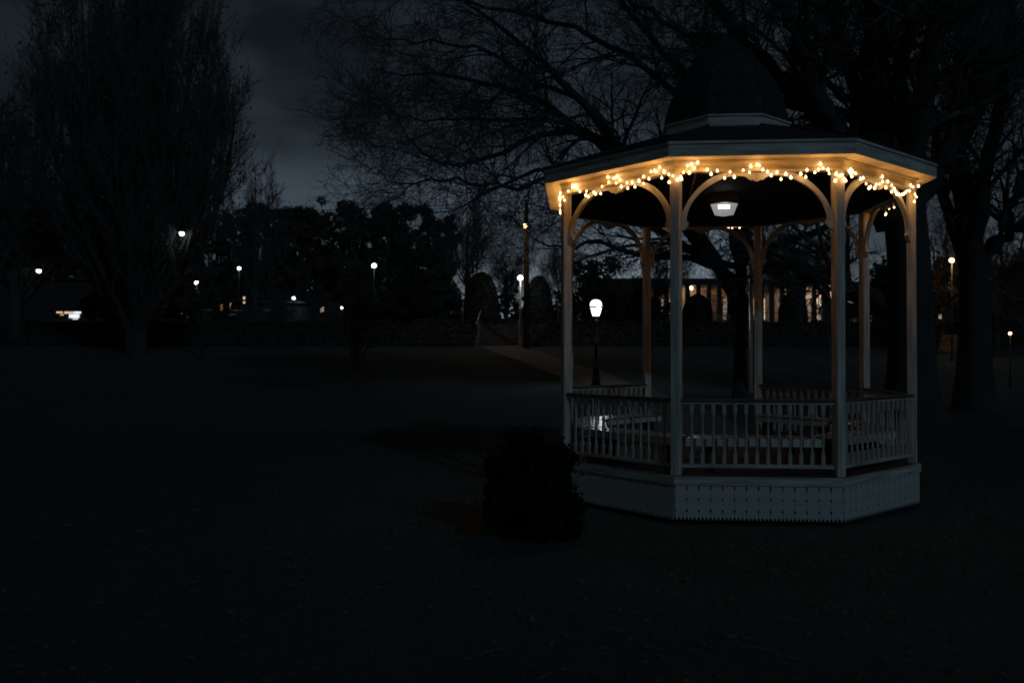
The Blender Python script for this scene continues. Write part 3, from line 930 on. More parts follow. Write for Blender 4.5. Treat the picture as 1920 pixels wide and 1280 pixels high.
# right: low wall lit orange and a far lit window wall
Yr = 42.0
Sr = Yr / F_PX
br_ = thing('garden_wall', 'low garden wall catching orange lamp light at the far right', 'wall', ((1754 - 960) * Sr, Yr, float(ground_z(0, Yr))))
top = CAM_Z + (HORIZON - 628) * Sr - float(ground_z(0, Yr))
MB().box(0, 1.3, 0, 0.35, -0.1, top - 0.06).build('wall', M['stone'], br_)
for j in range(5):
    MB().box(-0.03 + j * 0.27, 0.225 + j * 0.27, -0.04, 0.39, top - 0.059, top).build('cap_stone', M['stucco'], br_)
Yh = 95.0
Sh = Yh / F_PX
hs = thing('far_house', 'dark far house at right with one warm lit window', 'building', ((1735 - 960) * Sh, Yh, float(ground_z(0, Yh)) - 0.1))
hz_ = lambda py: CAM_Z + (HORIZON - py) * Sh - hs.location.z
hx = lambda px: (px - 1735) * Sh
MB().box(hx(1735), hx(1860), 0, 6, -0.3, hz_(562)).build('wall', M['dark_wall'], hs)
MB().add([(hx(1730), -0.4, hz_(562)), (hx(1865), -0.4, hz_(562)), (hx(1865), 6.4, hz_(562)), (hx(1730), 6.4, hz_(562)), (hx(1730), 3, hz_(535)), (hx(1865), 3, hz_(535))],
         [(0, 1, 5, 4), (2, 3, 4, 5), (0, 4, 3), (1, 2, 5), (3, 2, 1, 0)]).build('roof', M['roof'], hs)
w = MB().box(hx(1756.5), hx(1765.5), -0.06, -0.002, hz_(606), hz_(583)).build('window', M['pillar'], hs)
for j in range(3):
    MB().box(hx(1757.5), hx(1764.5), -0.09, -0.061, hz_(605 - j * 7), hz_(599 - j * 7)).build('pane', M['glow_cream'], w)


# ------------------------------------------------------------------ vegetation
def unit(v):
    return v / (np.linalg.norm(v, axis=-1, keepdims=True) + 1e-9)


def sample(P, Rr, t):
    """points, tangents and radii of polylines P (M,n,3) at t (M,C)"""
    n = P.shape[1]
    f = np.clip(t * (n - 1), 0, n - 1.0001)
    i0 = f.astype(int)
    w = (f - i0)[..., None]
    m = np.arange(P.shape[0])[:, None]
    a, b_ = P[m, i0], P[m, i0 + 1]
    ra, rb = Rr[m, i0], Rr[m, i0 + 1]
    return a * (1 - w) + b_ * w, unit(b_ - a), ra * (1 - w[..., 0]) + rb * w[..., 0]


def spawn(P, Rr, C, L, ang=(30, 60), n=5, wob=0.18, up=0.03, tmin=0.2, rr=0.6, rmin=0.004, taper=0.25, flat=0.0):
    Mn = P.shape[0]
    t = tmin + (1 - tmin) * (np.arange(C)[None, :] + RNG.random((Mn, C))) / C
    p, d, r = sample(P, Rr, t)
    rv = RNG.normal(size=p.shape)
    perp = unit(rv - (rv * d).sum(-1, keepdims=True) * d)
    a = np.radians(RNG.uniform(ang[0], ang[1], t.shape))[..., None]
    dr = unit(np.cos(a) * d + np.sin(a) * perp + np.array((0, 0, up * 2)))
    ln_ = (L * (1.15 - 0.55 * t) * RNG.uniform(0.6, 1.2, t.shape))[..., None] / (n - 1)
    p, dr, ln_, r = p.reshape(-1, 3), dr.reshape(-1, 3), ln_.reshape(-1, 1), r.reshape(-1)
    pts = [p]
    for _ in range(n - 1):
        dr = unit(dr + RNG.normal(size=dr.shape) * wob + np.array((0, 0, up)))
        p = p + dr * ln_
        pts.append(p)
    r0 = np.maximum(r * rr, rmin)
    rad = r0[:, None] * np.linspace(1, taper, n)[None, :]
    return np.stack(pts, 1), np.maximum(rad, rmin * 0.7)


def tubes(P, Rr, s):
    Mn, n, _ = P.shape
    T = unit(np.gradient(P, axis=1))
    ref = np.where(np.abs(T[..., 2:3]) > 0.9, np.array((1.0, 0, 0)), np.array((0, 0, 1.0)))
    A = unit(np.cross(T, ref))
    B = np.cross(T, A)
    th = np.arange(s) * 2 * pi / s
    V = P[:, :, None] + Rr[:, :, None, None] * (np.cos(th)[None, None, :, None] * A[:, :, None] + np.sin(th)[None, None, :, None] * B[:, :, None])
    i = (np.arange(Mn)[:, None, None] * n + np.arange(n - 1)[None, :, None]) * s
    k = np.arange(s)[None, None, :]
    k2 = (k + 1) % s
    q = np.stack(np.broadcast_arrays(i + k, i + k2, i + s + k2, i + s + k), -1)
    return V.reshape(-1, 3), q.reshape(-1, 4)


def join(parts):
    V, Q, o = [], [], 0
    for v, q_ in parts:
        V.append(v)
        Q.append(q_ + o)
        o += len(v)
    return np.concatenate(V), np.concatenate(Q)


def polyline(pts, rads, n=14, jitter=0.0):
    pts = np.array(pts, float)
    s_ = np.concatenate([[0], np.cumsum(np.linalg.norm(np.diff(pts, axis=0), axis=1))])
    t = np.linspace(0, s_[-1], n)
    P = np.stack([np.interp(t, s_, pts[:, j]) for j in range(3)], -1)
    Q = P.copy()
    Q[1:-1] = (P[:-2] + 2 * P[1:-1] + P[2:]) / 4
    if jitter:
        Q[1:] += RNG.normal(size=Q[1:].shape) * jitter
    return Q, np.interp(t, np.linspace(0, s_[-1], len(rads)), rads)


def leaves(C, size, flat=0.0):
    n = len(C)
    a = unit(RNG.normal(size=(n, 3)))
    b_ = unit(np.cross(a, RNG.normal(size=(n, 3))))
    sz = size * RNG.uniform(0.6, 1.3, (n, 1))
    V = np.stack([C - a * sz, C + b_ * sz * 0.5, C + a * sz, C - b_ * sz * 0.5], 1)
    return V.reshape(-1, 3), np.arange(4 * n).reshape(-1, 4)


def limb_tree(name, label, base, trunk_pts, trunk_r, limbs, levels, rmin, cat='tree', bark='bark', group=None, leaf=None):
    """trunk and limbs given in world coordinates; branches grow from them"""
    base = np.array(base)
    t = thing(name, label, cat, tuple(base), 0, group)
    P, r = polyline(trunk_pts, trunk_r, 16)
    parts = [tubes(P[None] - base, r[None], 12)]
    LP, LR = [], []
    for pts, rads in limbs:
        p, rr_ = polyline(pts, rads, 16, 0.05)
        LP.append(p)
        LR.append(rr_)
    LP, LR = np.array(LP), np.array(LR)
    parts.append(tubes(LP - base, LR, 8))
    V, Q = join(parts)
    np_mesh('trunk', V, Q, M[bark], t, smooth=True)
    cur = (LP, LR)
    crown = []
    for lv in levels:
        src = cur if not lv.get('all') else cur
        new = spawn(*src, **lv['k'])
        crown.append(tubes(new[0] - base, new[1], lv.get('s', 4)))
        cur = new
    if leaf:
        ends = cur[0][:, -1]
        sel = ends[RNG.random(len(ends)) < leaf[0]] + RNG.normal(size=(1, 3)) * 0.02
        np_mesh('foliage', *leaves(sel - base, leaf[1]), M['dryleaf'], t)
    V, Q = join(crown)
    np_mesh('crown', V, Q, M['twig'], t)
    return t


def pxline(Yd, pts, dY=0.0):
    n = len(pts)
    return [at(px, py, Yd + dY * j / max(1, n - 1)) for j, (px, py) in enumerate(pts)]


def lv(C, L, s=4, **k):
    return {'s': s, 'k': dict(C=C, L=L, **k)}


# T1: the spreading tree whose limbs reach over the left sky
YT = 24.0
b1 = on_ground(1387, YT)
limbs = [
    (pxline(YT, [(1390, 575), (1345, 485), (1270, 390), (1170, 285), (1109, 210), (1030, 120), (959, 67), (902, 22), (830, -40)], -2.5), [0.20, 0.16, 0.10, 0.02]),
    (pxline(YT, [(1388, 560), (1300, 440), (1180, 320), (1079, 232), (955, 157), (884, 155), (835, 131), (764, 142), (700, 131)], 1.0), [0.17, 0.13, 0.08, 0.012]),
    (pxline(YT, [(1240, 365), (1150, 270), (1071, 232), (955, 274), (902, 300), (850, 311), (782, 289), (737, 205)], -3.0), [0.12, 0.09, 0.06, 0.012]),
    (pxline(YT, [(1384, 530), (1280, 455), (1190, 405), (1034, 311), (959, 326), (910, 367), (860, 390), (801, 402)], 2.0), [0.14, 0.10, 0.06, 0.012]),
    (pxline(YT, [(1386, 500), (1290, 484), (1200, 482), (1120, 450), (1040, 470), (980, 430)], 2.5), [0.10, 0.08, 0.05, 0.012]),
    (pxline(YT, [(1392, 500), (1370, 380), (1330, 240), (1260, 110), (1180, 20), (1100, -80)], -1.5), [0.18, 0.15, 0.10, 0.03]),
    (pxline(YT, [(1300, 210), (1200, 110), (1080, 60), (960, 10), (860, 0), (740, -20)], -3), [0.10, 0.08, 0.05, 0.012]),
    (pxline(YT, [(1395, 490), (1400, 340), (1390, 200), (1400, 60), (1390, -90)], 2.0), [0.17, 0.14, 0.10, 0.03]),
    (pxline(YT, [(1398, 480), (1440, 462), (1500, 445), (1560, 425), (1620, 380), (1680, 300)], 3.0), [0.13, 0.11, 0.08, 0.02]),
    (pxline(YT, [(1140, 265), (1040, 220), (960, 226), (870, 215), (800, 232), (724, 205)], 2.0), [0.08, 0.06, 0.04, 0.01]),
    (pxline(YT, [(1080, 180), (1000, 160), (900, 90), (820, 70), (740, 80), (705, 60)], -1.0), [0.08, 0.06, 0.04, 0.01]),
    (pxline(YT, [(1060, 322), (960, 352), (890, 340), (810, 335), (760, 350), (712, 330)], -2.0), [0.07, 0.05, 0.035, 0.01]),
]
limb_tree('bare_tree', 'big bare tree behind the gazebo, its branches spreading across the sky to the left', b1,
          [(b1[0], b1[1], b1[2] - 0.2), (b1[0], b1[1], b1[2] + 0.3), tuple(at(1387, 600, YT)), tuple(at(1388, 540, YT)), tuple(at(1391, 480, YT))],
          [0.28, 0.19, 0.165, 0.16, 0.15], limbs,
          [lv(15, 3.1, 5, ang=(25, 60), n=7, wob=0.15, up=0.0, tmin=0.12, rr=0.45, rmin=0.011),
           lv(10, 1.45, 4, ang=(25, 60), n=6, wob=0.17, up=-0.005, tmin=0.12, rr=0.55, rmin=0.0085),
           lv(7, 0.7, 3, ang=(25, 60), n=5, wob=0.18, up=0.01, tmin=0.12, rr=0.65, rmin=0.0062),
           lv(2, 0.34, 3, ang=(25, 55), n=3, wob=0.2, up=0.01, tmin=0.2, rr=0.7, rmin=0.005)], 0.004)

# T2: the massive tree right behind the gazebo
YT = 20.0
b2 = on_ground(1709, YT)
limbs = [
    (pxline(YT, [(1676, 420), (1640, 320), (1575, 262), (1520, 200), (1440, 130), (1380, 60), (1310, -40)], 1.5), [0.42, 0.3, 0.2, 0.1]),
    (pxline(YT, [(1575, 265), (1540, 190), (1505, 110), (1475, 20), (1455, -90)], -1), [0.22, 0.17, 0.1]),
    (pxline(YT, [(1700, 600), (1630, 556), (1560, 525), (1490, 500), (1437, 475), (1400, 455)], 2.0), [0.27, 0.24, 0.19, 0.12]),
    (pxline(YT, [(1684, 380), (1660, 250), (1640, 100), (1650, -100)], 0.5), [0.38, 0.3, 0.2]),
    (pxline(YT, [(1690, 390), (1720, 250), (1745, 110), (1790, -90)], -1.0), [0.34, 0.25, 0.16]),
    (pxline(YT, [(1690, 420), (1770, 300), (1830, 180), (1900, 80), (1990, 0)], 0), [0.3, 0.2, 0.12]),
    (pxline(YT, [(1650, 330), (1600, 150), (1570, 40), (1560, -90)], 1.5), [0.2, 0.16, 0.1]),
    (pxline(YT, [(1700, 300), (1690, 160), (1705, 40), (1700, -90)], -2), [0.2, 0.16, 0.1]),
    (pxline(YT, [(1520, 200), (1430, 180), (1340, 90), (1250, 40), (1150, -20)], 2), [0.14, 0.1, 0.05]),
]
limb_tree('bare_tree', 'massive dark tree rising right behind the gazebo roof, its thick limb crossing the arches', b2,
          [(b2[0], b2[1], b2[2] - 0.2), (b2[0], b2[1], b2[2] + 0.4), tuple(at(1708, 560, YT)), tuple(at(1704, 470, YT)), tuple(at(1694, 370, YT))],
          [0.74, 0.54, 0.48, 0.47, 0.46], limbs,
          [lv(12, 3.2, 5, ang=(25, 65), n=7, wob=0.16, up=0.03, tmin=0.15, rr=0.4, rmin=0.012),
           lv(8, 1.5, 4, ang=(25, 65), n=6, wob=0.18, up=0.02, tmin=0.1, rr=0.5, rmin=0.008),
           lv(8, 0.75, 3, ang=(25, 60), n=5, wob=0.2, up=0.02, tmin=0.15, rr=0.6, rmin=0.006),
           lv(4, 0.4, 3, ang=(25, 55), n=3, wob=0.2, up=0.02, tmin=0.2, rr=0.6, rmin=0.005)], 0.004)

# T3: the tree near the right edge
YT = 22.0
b3 = on_ground(1826, YT)
limbs = [
    (pxline(YT, [(1826, 520), (1812, 400), (1800, 280), (1810, 120), (1800, -60)], 1), [0.3, 0.24, 0.14]),
    (pxline(YT, [(1830, 540), (1862, 470), (1890, 400), (1925, 310), (1990, 200)], 0), [0.22, 0.17, 0.1]),
    (pxline(YT, [(1826, 460), (1850, 330), (1880, 180), (1895, 20), (1905, -90)], -1), [0.2, 0.15, 0.1]),
    (pxline(YT, [(1815, 500), (1785, 440), (1770, 350), (1750, 230), (1740, 100)], 1.5), [0.16, 0.12, 0.07]),
    (pxline(YT, [(1832, 560), (1880, 520), (1930, 490), (1990, 470)], 1.5), [0.13, 0.1, 0.06]),
    (pxline(YT, [(1870, 450), (1920, 420), (1980, 350), (2050, 300)], -1.5), [0.13, 0.1, 0.06]),
]
limb_tree('bare_tree', 'forked dark tree near the right edge of the photo', b3,
          [(b3[0], b3[1], b3[2] - 0.2), (b3[0], b3[1], b3[2] + 0.3), tuple(at(1828, 600, YT)), tuple(at(1826, 520, YT)), tuple(at(1822, 450, YT))],
          [0.6, 0.44, 0.38, 0.36, 0.28], limbs,
          [lv(13, 2.8, 5, ang=(25, 65), n=7, wob=0.16, up=0.03, tmin=0.15, rr=0.4, rmin=0.011),
           lv(9, 1.3, 4, ang=(25, 65), n=6, wob=0.18, up=0.02, tmin=0.1, rr=0.5, rmin=0.008),
           lv(8, 0.65, 3, ang=(25, 60), n=5, wob=0.2, up=0.02, tmin=0.15, rr=0.6, rmin=0.006),
           lv(3, 0.35, 3, ang=(25, 55), n=3, wob=0.2, up=0.02, tmin=0.2, rr=0.6, rmin=0.005)], 0.004)

# T4: thin forked trunks by the sodium lamp
YT = 44.0
b4 = on_ground(1788, YT)
limbs = [(pxline(YT, [(1790, 585), (1776, 530), (1772, 470), (1775, 400)], 0), [0.12, 0.09, 0.04]),
         (pxline(YT, [(1790, 580), (1800, 540), (1806, 500), (1792, 450), (1786, 410)], 0.5), [0.11, 0.08, 0.04]),
         (pxline(YT, [(1789, 590), (1762, 545), (1752, 490), (1748, 440)], -0.5), [0.10, 0.07, 0.03])]
limb_tree('bare_tree', 'slender forked tree in front of the orange lamp at the right', b4,
          [(b4[0], b4[1], b4[2] - 0.2), tuple(at(1790, 610, YT)), tuple(at(1790, 580, YT))], [0.22, 0.17, 0.14], limbs,
          [lv(12, 2.2, 4, ang=(25, 60), n=6, tmin=0.2, rr=0.45, rmin=0.014),
           lv(8, 1.0, 3, ang=(25, 60), n=5, tmin=0.15, rr=0.55, rmin=0.01),
           lv(6, 0.5, 3, ang=(25, 60), n=4, tmin=0.15, rr=0.6, rmin=0.008)], 0.006, leaf=(0.12, 0.09))


# broom-shaped upright trees on the left
def broom_tree(label, px, Yd, top_py, half_px, stems, rmin, lvls, spread_base=0.25, trunk_r=0.4, leaf=None, fork=0.18, name='bare_tree', group=None):
    b_ = np.array(on_ground(px, Yd))
    top = at(px, top_py, Yd)[2] - b_[2]
    hw_ = half_px * Yd / F_PX
    limbs_ = []
    for j in range(stems):
        a = RNG.uniform(0, 2 * pi)
        rr_ = math.sqrt(RNG.random())
        ex, ey = rr_ * hw_ * cos(a), rr_ * hw_ * sin(a)
        hz = top * (1 - 0.42 * rr_ ** 2) * RNG.uniform(0.85, 1.03)
        z0 = top * fork * RNG.uniform(0.5, 1.3)
        p0 = b_ + np.array((0, 0, z0))
        pts = [p0, b_ + np.array((ex * 0.55, ey * 0.55, z0 + (hz - z0) * 0.3)), b_ + np.array((ex * 0.88, ey * 0.88, z0 + (hz - z0) * 0.65)), b_ + np.array((ex, ey, hz))]
        limbs_.append((pts, [trunk_r * 0.3, trunk_r * 0.2, trunk_r * 0.1, rmin * 1.5]))
    return limb_tree(name, label, b_, [b_ - (0, 0, 0.2), b_ + (0, 0, top * fork * 0.6), b_ + (0, 0, top * 0.5), b_ + (0, 0, top * 0.9)],
                     [trunk_r, trunk_r * 0.8, trunk_r * 0.35, trunk_r * 0.08], limbs_, lvls, rmin, leaf=leaf, group=group)


broom_tree('huge dense upright bare tree towering over the left of the park', 255, 40, -150, 188, 84, 0.012,
           [lv(12, 3.4, 4, ang=(12, 40), n=6, up=0.12, tmin=0.12, rr=0.45, rmin=0.014),
            lv(9, 1.5, 3, ang=(15, 42), n=5, up=0.12, tmin=0.1, rr=0.55, rmin=0.011),
            lv(5, 0.75, 3, ang=(15, 42), n=4, up=0.1, tmin=0.1, rr=0.6, rmin=0.009)], trunk_r=0.5, leaf=(0.12, 0.12), fork=0.05)
broom_tree('dark bare tree at the far left edge, lower than its huge neighbour', 30, 46, 195, 130, 30, 0.012,
           [lv(10, 2.6, 4, ang=(15, 50), n=6, up=0.08, tmin=0.12, rr=0.45, rmin=0.014),
            lv(8, 1.2, 3, ang=(15, 50), n=5, up=0.06, tmin=0.1, rr=0.55, rmin=0.011),
            lv(6, 0.6, 3, ang=(15, 50), n=4, up=0.06, tmin=0.1, rr=0.6, rmin=0.009)], trunk_r=0.45, leaf=(0.2, 0.13))
broom_tree('small fan-shaped bare tree against the sky left of the hedge', 478, 62, 288, 62, 22, 0.014,
           [lv(10, 1.7, 4, ang=(15, 45), n=5, up=0.08, tmin=0.15, rr=0.45, rmin=0.014),
            lv(7, 0.8, 3, ang=(15, 45), n=4, up=0.06, tmin=0.15, rr=0.55, rmin=0.011),
            lv(3, 0.4, 3, ang=(15, 45), n=3, up=0.06, tmin=0.15, rr=0.6, rmin=0.009)], trunk_r=0.25)
broom_tree('slim bare tree between the hedge and the gazebo', 876, 58, 368, 60, 18, 0.012,
           [lv(10, 1.7, 4, ang=(20, 60), n=5, up=0.04, tmin=0.15, rr=0.45, rmin=0.013),
            lv(7, 0.85, 3, ang=(20, 60), n=4, up=0.03, tmin=0.15, rr=0.55, rmin=0.010),
            lv(4, 0.45, 3, ang=(20, 60), n=3, up=0.03, tmin=0.15, rr=0.6, rmin=0.009)], trunk_r=0.22, fork=0.3)
for px_, tp_, hp_, lab_ in ((405, 535, 34, 'low bare shrub left of the orange doorway'), (520, 540, 40, 'low bare shrub before the dark low building'), (585, 530, 36, 'low bare shrub right of the wall lamp')):
    broom_tree(lab_, px_, 72, tp_, hp_, 12, 0.012,
               [lv(7, 1.0, 4, ang=(20, 60), n=5, up=0.04, tmin=0.1, rr=0.45, rmin=0.014),
                lv(6, 0.6, 3, ang=(20, 60), n=4, up=0.03, tmin=0.1, rr=0.55, rmin=0.011),
                lv(4, 0.35, 3, ang=(20, 60), n=3, up=0.03, tmin=0.1, rr=0.6, rmin=0.009)], trunk_r=0.1, fork=0.05, group='low bare shrubs before the left building')
broom_tree('low multi-stemmed bare shrub tree standing on the lawn before the hedge', 668, 35, 475, 46, 9, 0.01,
           [lv(8, 1.2, 4, ang=(20, 55), n=5, up=0.06, tmin=0.2, rr=0.45, rmin=0.009),
            lv(6, 0.6, 3, ang=(20, 55), n=4, up=0.04, tmin=0.15, rr=0.55, rmin=0.007),
            lv(4, 0.3, 3, ang=(20, 55), n=3, up=0.04, tmin=0.15, rr=0.6, rmin=0.006)], trunk_r=0.16, fork=0.05)
for px_, tp_, hp_, lab_ in ((950, 470, 42, 'small bare tree between the two clipped shrubs by the stairs'), (1062, 440, 55, 'bare tree behind the gazebo left post'),
                            (1250, 430, 60, 'bare tree rising behind the left end of the lit building'), (1400, 450, 60, 'bare tree behind the middle of the lit building')):
    broom_tree(lab_, px_, 88, tp_, hp_, 14, 0.016,
               [lv(9, 2.0, 4, ang=(20, 60), n=5, up=0.04, tmin=0.15, rr=0.45, rmin=0.018),
                lv(8, 1.0, 3, ang=(20, 60), n=4, up=0.03, tmin=0.15, rr=0.55, rmin=0.014),
                lv(4, 0.55, 3, ang=(20, 60), n=3, up=0.03, tmin=0.15, rr=0.6, rmin=0.012)], trunk_r=0.22, fork=0.2, group='bare trees beyond the terrace')
broom_tree('fine-twigged bare tree seen through the right front arch', 1500, 58, 420, 85, 20, 0.012,
           [lv(10, 2.0, 4, ang=(20, 60), n=5, up=0.04, tmin=0.15, rr=0.45, rmin=0.013),
            lv(8, 1.0, 3, ang=(20, 60), n=4, up=0.03, tmin=0.15, rr=0.55, rmin=0.010),
            lv(4, 0.5, 3, ang=(20, 60), n=3, up=0.03, tmin=0.15, rr=0.6, rmin=0.008)], trunk_r=0.25, fork=0.25)
broom_tree('bare tree standing just left of the low right edge lamp', 1868, 40, 440, 80, 18, 0.012,
           [lv(10, 2.0, 4, ang=(20, 60), n=5, up=0.03, tmin=0.15, rr=0.45, rmin=0.012),
            lv(8, 1.0, 3, ang=(20, 60), n=4, up=0.03, tmin=0.15, rr=0.55, rmin=0.010),
            lv(4, 0.5, 3, ang=(20, 60), n=3, up=0.03, tmin=0.15, rr=0.6, rmin=0.008)], trunk_r=0.2, fork=0.2)


def bushy(name, label, px, Yd, top_py, half_px, n, size, boxy=False, cat='tree', group=None, sink=0.0, egg=False, leafm='leaf', base=None, lumps=60, low=False):
    b_ = np.array(base if base is not None else on_ground(px, Yd))
    top = at(px, top_py, Yd)[2] - b_[2]
    hw_ = half_px * Yd / F_PX
    t = thing(name, label, cat, tuple(b_), 0, group)
    if egg:                                     # clipped cone: a smooth dome with leafy skin
        u = RNG.random(n)
        zf = u ** 0.9
        prof_ = lambda z: np.sqrt(np.clip(1 - np.clip((z - 0.12) / 0.88, 0, 1) ** 2.3, 0, 1)) * np.where(z < 0.12, 0.86 + 1.16 * z, 1.0)
        a = RNG.uniform(0, 2 * pi, n)
        r_ = prof_(zf) * hw_ * RNG.uniform(0.93, 1.04, n)
        C = np.stack([r_ * np.cos(a), r_ * np.sin(a), zf * top * 0.99 + 0.02], -1)
        np_mesh('foliage', *leaves(C, size), M[leafm], t)
        zs = np.linspace(0.02, 0.985, 14)
        MB().lathe([(max(0.02, float(prof_(np.array(z)) * hw_ * 0.93)), float(z * top)) for z in zs], 18).build('inner_growth', M[leafm], t)
    else:                                       # uneven crown of overlapping leaf clumps
        cs, rs = [], []
        for j in range(lumps):
            a = RNG.uniform(0, 2 * pi)
            z = RNG.uniform(0.12, 0.9) if not low else RNG.uniform(0.05, 0.85)
            env = math.sqrt(max(0.05, 1 - ((z - (0.2 if low else 0.42)) / (0.8 if low else 0.6)) ** 2))
            if boxy:
                z = RNG.uniform(0.1, 0.93)
                env = max(0.1, 1 - (abs(z - 0.45) / 0.62) ** 4) ** 0.5
            rr_ = math.sqrt(RNG.random()) * env
            cs.append((rr_ * hw_ * 0.82 * cos(a), rr_ * hw_ * 0.82 * sin(a), z * top))
            rs.append((0.75 if boxy else 1) * RNG.uniform(0.12, 0.26) * min(hw_, top * 0.6))
        cs, rs = np.array(cs), np.array(rs)
        w = rs ** 2 / (rs ** 2).sum()
        idx = RNG.choice(lumps, n, p=w)
        C = cs[idx] + unit(RNG.normal(size=(n, 3))) * (rs[idx] * (RNG.uniform(0.3, 1.05, n) ** 0.6 + (RNG.random(n) < 0.14) * RNG.exponential(0.35, n)))[:, None]
        C[:, 2] = np.clip(C[:, 2], 0.03, None)
        np_mesh('foliage', *leaves(C, size), M[leafm], t)
        pts = []
        for c_, r_ in zip(cs, rs):
            m_ = np.array((c_[0] * 0.4, c_[1] * 0.4, c_[2] * 0.5))
            P, rr2 = polyline([(0, 0, -0.1), m_, c_], [0.03 * hw_ + 0.02, 0.02 * hw_ + 0.01, 0.01], 8)
            pts.append(tubes(P[None], rr2[None], 5))
        np_mesh('trunk', *join(pts), M['bark'], t)
    return t


# the dark belt of dense trees at the left centre
belt = [(545, 66, 378, 62, 'dense dark tree at the left end of the tree belt'), (618, 70, 366, 70, 'dense dark tree with a tuft on top, second in the belt from the left'),
        (690, 64, 372, 72, 'dense dark tree directly behind the bright globe lamp'), (760, 68, 372, 62, 'dense dark tree right of the bright globe lamp'),
        (820, 72, 392, 48, 'lower dense tree at the right end of the tree belt'),
        (470, 78, 378, 62, 'dense dark tree behind the fan-shaped bare tree'), (395, 74, 402, 60, 'dense dark tree just right of the huge left tree'),
        (300, 76, 390, 70, 'dense dark tree behind the huge left tree, right of its trunk'), (190, 72, 380, 75, 'dense dark tree behind the huge left tree, left of its trunk'),
        (85, 78, 392, 70, 'dense dark tree behind the far left street lamp'), (-5, 70, 372, 60, 'dense dark tree cut off by the left edge of the photo')]
for px, Yd, tp, hp, lab in belt:
    bushy('dense_tree', lab, px, Yd + 44, tp, hp * 1.12, 20000, 0.22, boxy=True, lumps=120, group='belt of dense dark trees', leafm='dryleaf')
for px, Yd, tp, hp, lab in ((470, 111, 500, 75, 'low dark thicket below the fan-shaped tree'), (235, 50, 530, 85, 'broad dark shrub mass under the huge left tree'),
                            (60, 118, 500, 90, 'dark shrub mass at the far left behind the shop'), (760, 60, 520, 60, 'rounded dark shrub left of the slim bare tree'),
                            (1120, 54, 482, 72, 'dark evergreen tree behind the Victorian lamp post'), (1215, 62, 520, 50, 'dark evergreen shrub left of the lit building'),
                            (1660, 60, 500, 70, 'dark evergreen mass right of the lit building'), (1895, 62, 520, 60, 'dark shrub mass at the right edge behind the low lamp'),
                            (1806, 42.6, 545, 28, 'shrub with orange-lit leaves below the sodium lamp'), (1757, 41.0, 490, 17, 'narrow tall shrub catching orange lamp light behind the gazebo right post')):
    if px == 90:
        lab2, hp2 = lab, hp
    bushy('evergreen_shrub', lab, px, Yd, tp, hp, 5200 if hp > 40 else 2200, 0.13, cat='shrub', group='dark shrubs of the park', leafm='dryleaf' if 'orange' in lab else 'leaf')
bushy('evergreen_shrub', 'small shrub flecked with orange light under the left globe lamp', 362, 61, 534, 20, 1600, 0.12, cat='shrub', group='dark shrubs of the park', leafm='dryleaf')

for px, Yd, tp, hp, lab in ((903, 51, 510, 33, 'clipped cone shrub left of the stairs lamp'), (1010, 51.5, 517, 27, 'clipped dome shrub right of the stairs lamp, against the pale sky'),
                            (1308, 63, 552, 28, 'clipped dome shrub in front of the left end of the lit building'), (1388, 64, 545, 24, 'clipped cone shrub beside the metal pole'),
                            (1487, 63, 548, 26, 'clipped dome shrub before the middle of the lit building'), (1583, 57, 566, 25, 'clipped dome shrub lit from behind by the floodlight'),
                            (1660, 56, 572, 22, 'clipped dome shrub behind the gazebo right rear post')):
    bushy('clipped_shrub', lab, px, Yd, tp, hp, 5000, 0.075, cat='shrub', group='clipped dome shrubs on the terrace', egg=True)

# far wood closing the horizon
V, Q = [], []
for px0, px1, tp, n_ in ((-120, 540, 505, 9000), (520, 862, 540, 5200), (1640, 2050, 500, 6000), (850, 1250, 570, 2600)):
    px = RNG.uniform(px0, px1, n_)
    Yd = RNG.uniform(126, 142, n_)
    tops = tp + 16 * np.sin(px * 0.045) + 9 * np.sin(px * 0.13 + 1) + 7 * np.sin(px * 0.31)
    py = tops + (608 - tops) * RNG.random(n_) ** 0.9 - RNG.exponential(4, n_)
    V.append(np.stack([(px - 960) / F_PX * Yd, Yd, CAM_Z + (HORIZON - py) / F_PX * Yd], -1))
o = np_mesh('far_wood', *leaves(np.concatenate(V), 0.62), M['dryleaf'])
o['kind'] = 'stuff'
o['label'] = 'dark far wood closing off the horizon'
o['category'] = 'wood'

# dark round bush hiding the left corner of the gazebo base
bushy('round_bush', 'dark leafy bush hiding the left corner of the gazebo base', 1020, 8.0, 772, 106, 16000, 0.026, cat='bush', base=(0.235, 8.0, 0.0), lumps=80, low=True, leafm='bushleaf')

# ------------------------------------------------------------------ grass and leaf litter
def scatter(n, y0, y1):
    y = np.sqrt(RNG.uniform(y0 ** 2, y1 ** 2, n))
    x = RNG.uniform(-0.64, 0.64, n) * y
    keep = np.hypot(x - GX, y - GY) > 2.35
    return x[keep], y[keep]


x, y = scatter(90000, 3.0, 18)
n = len(x)
hgt = RNG.uniform(0.025, 0.075, n)
a = RNG.uniform(0, 2 * pi, n)
wd = RNG.uniform(0.0022, 0.0045, n)
lean = RNG.uniform(0.02, 0.08, n)
z = ground_z(x, y) - 0.006
p0 = np.stack([x - wd * np.sin(a), y + wd * np.cos(a), z], -1)
p1 = np.stack([x + wd * np.sin(a), y - wd * np.cos(a), z], -1)
p2 = np.stack([x + lean * np.cos(a), y + lean * np.sin(a), z + hgt], -1)
o = np_mesh('grass', np.stack([p0, p1, p2], 1), np.arange(3 * n), M['grass'], k=3)
o['kind'] = 'stuff'
o['label'] = 'short dormant grass of the dark lawn'
o['category'] = 'grass'

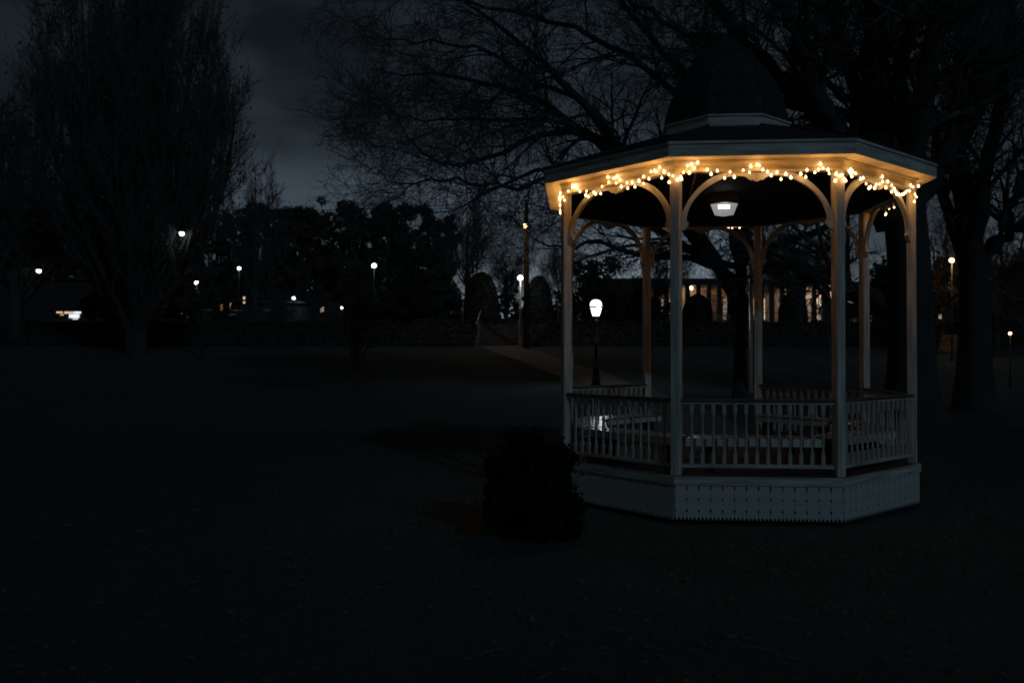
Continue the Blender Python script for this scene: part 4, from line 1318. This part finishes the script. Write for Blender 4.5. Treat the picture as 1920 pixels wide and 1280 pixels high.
x, y = scatter(2400, 2.8, 11)
n = len(x)
a = RNG.uniform(0, 2 * pi, n)
L = RNG.uniform(0.018, 0.045, n)
W = L * RNG.uniform(0.3, 0.5, n)
z = ground_z(x, y) + RNG.uniform(0.006, 0.03, n)
tl = RNG.normal(0, 0.35, n)
ca, sa = np.cos(a), np.sin(a)
A = np.stack([x - L * ca, y - L * sa, z - L * tl * 0.4 + 0.008], -1)
Bv = np.stack([x - W * sa, y + W * ca, z + W * RNG.uniform(-.2, .7, n)], -1)
Cv = np.stack([x + L * ca, y + L * sa, z + L * tl * 0.4 + 0.010], -1)
Dv = np.stack([x + W * sa, y - W * ca, z + W * RNG.uniform(-.2, .7, n)], -1)
V = np.stack([A, Bv, Cv, Dv], 1).reshape(-1, 3)
i = np.arange(n)[:, None] * 4
F = np.concatenate([i + [0, 1, 2], i + [0, 2, 3]], 1)
o = np_mesh('leaf_litter', V, F, M['litter'], k=3)
o['kind'] = 'stuff'
o['label'] = 'scattered fallen leaves on the dark lawn'
o['category'] = 'leaves'

# ivy and leaf cover on the bank
n = 26000
x = RNG.uniform(-34, 30, n)
y = RNG.uniform(44.4, 49.2, n)
ok = (np.abs(x - stx) > 1.35) | (y > 48.6)
x, y = x[ok], y[ok]
C = np.stack([x, y, ground_z(x, y) + RNG.exponential(0.05, len(x)) + 0.02 + 0.05 * np.sin(x * 2.1) ** 2], -1)
o = np_mesh('ground_cover', *leaves(C, 0.10), M['ivy'])
o['kind'] = 'stuff'
o['label'] = 'dark ivy and leaf cover on the bank beside the stairs'
o['category'] = 'ground cover'

# a few fallen twigs
for j, (px, py, L, a) in enumerate(((905, 1225, 0.30, 0.35), (1040, 1260, 0.22, 0.5), (1470, 1160, 0.2, 0.05), (1420, 1215, 0.2, 0.1), (880, 960, 0.25, 1.9))):
    Yd = F_PX * (CAM_Z - 0.02) / (py - HORIZON)
    c_ = at(px, py, Yd)
    pts = [c_ + np.array((cos(a) * L * s, sin(a) * L * s, 0.02 + 0.015 * sin(5 * s + j))) for s in np.linspace(-0.5, 0.5, 6)]
    pts = [p - np.array((0, 0, 0.012)) for p in pts]
    tag(MB().tube(pts, [0.006, 0.006, 0.005, 0.005, 0.004, 0.002], 6).build('fallen_twig', M['litter']),
        ('longest pale twig lying on the lawn near the bottom centre', 'short pale twig at the bottom edge, below the gazebo left corner', 'thin twig on the lawn below the middle of the gazebo',
         'twig on the lawn close to the bottom, below the gazebo front', 'upright-pointing thin twig on the lawn left of the gazebo')[j], 'twig', 'fallen twigs on the lawn')
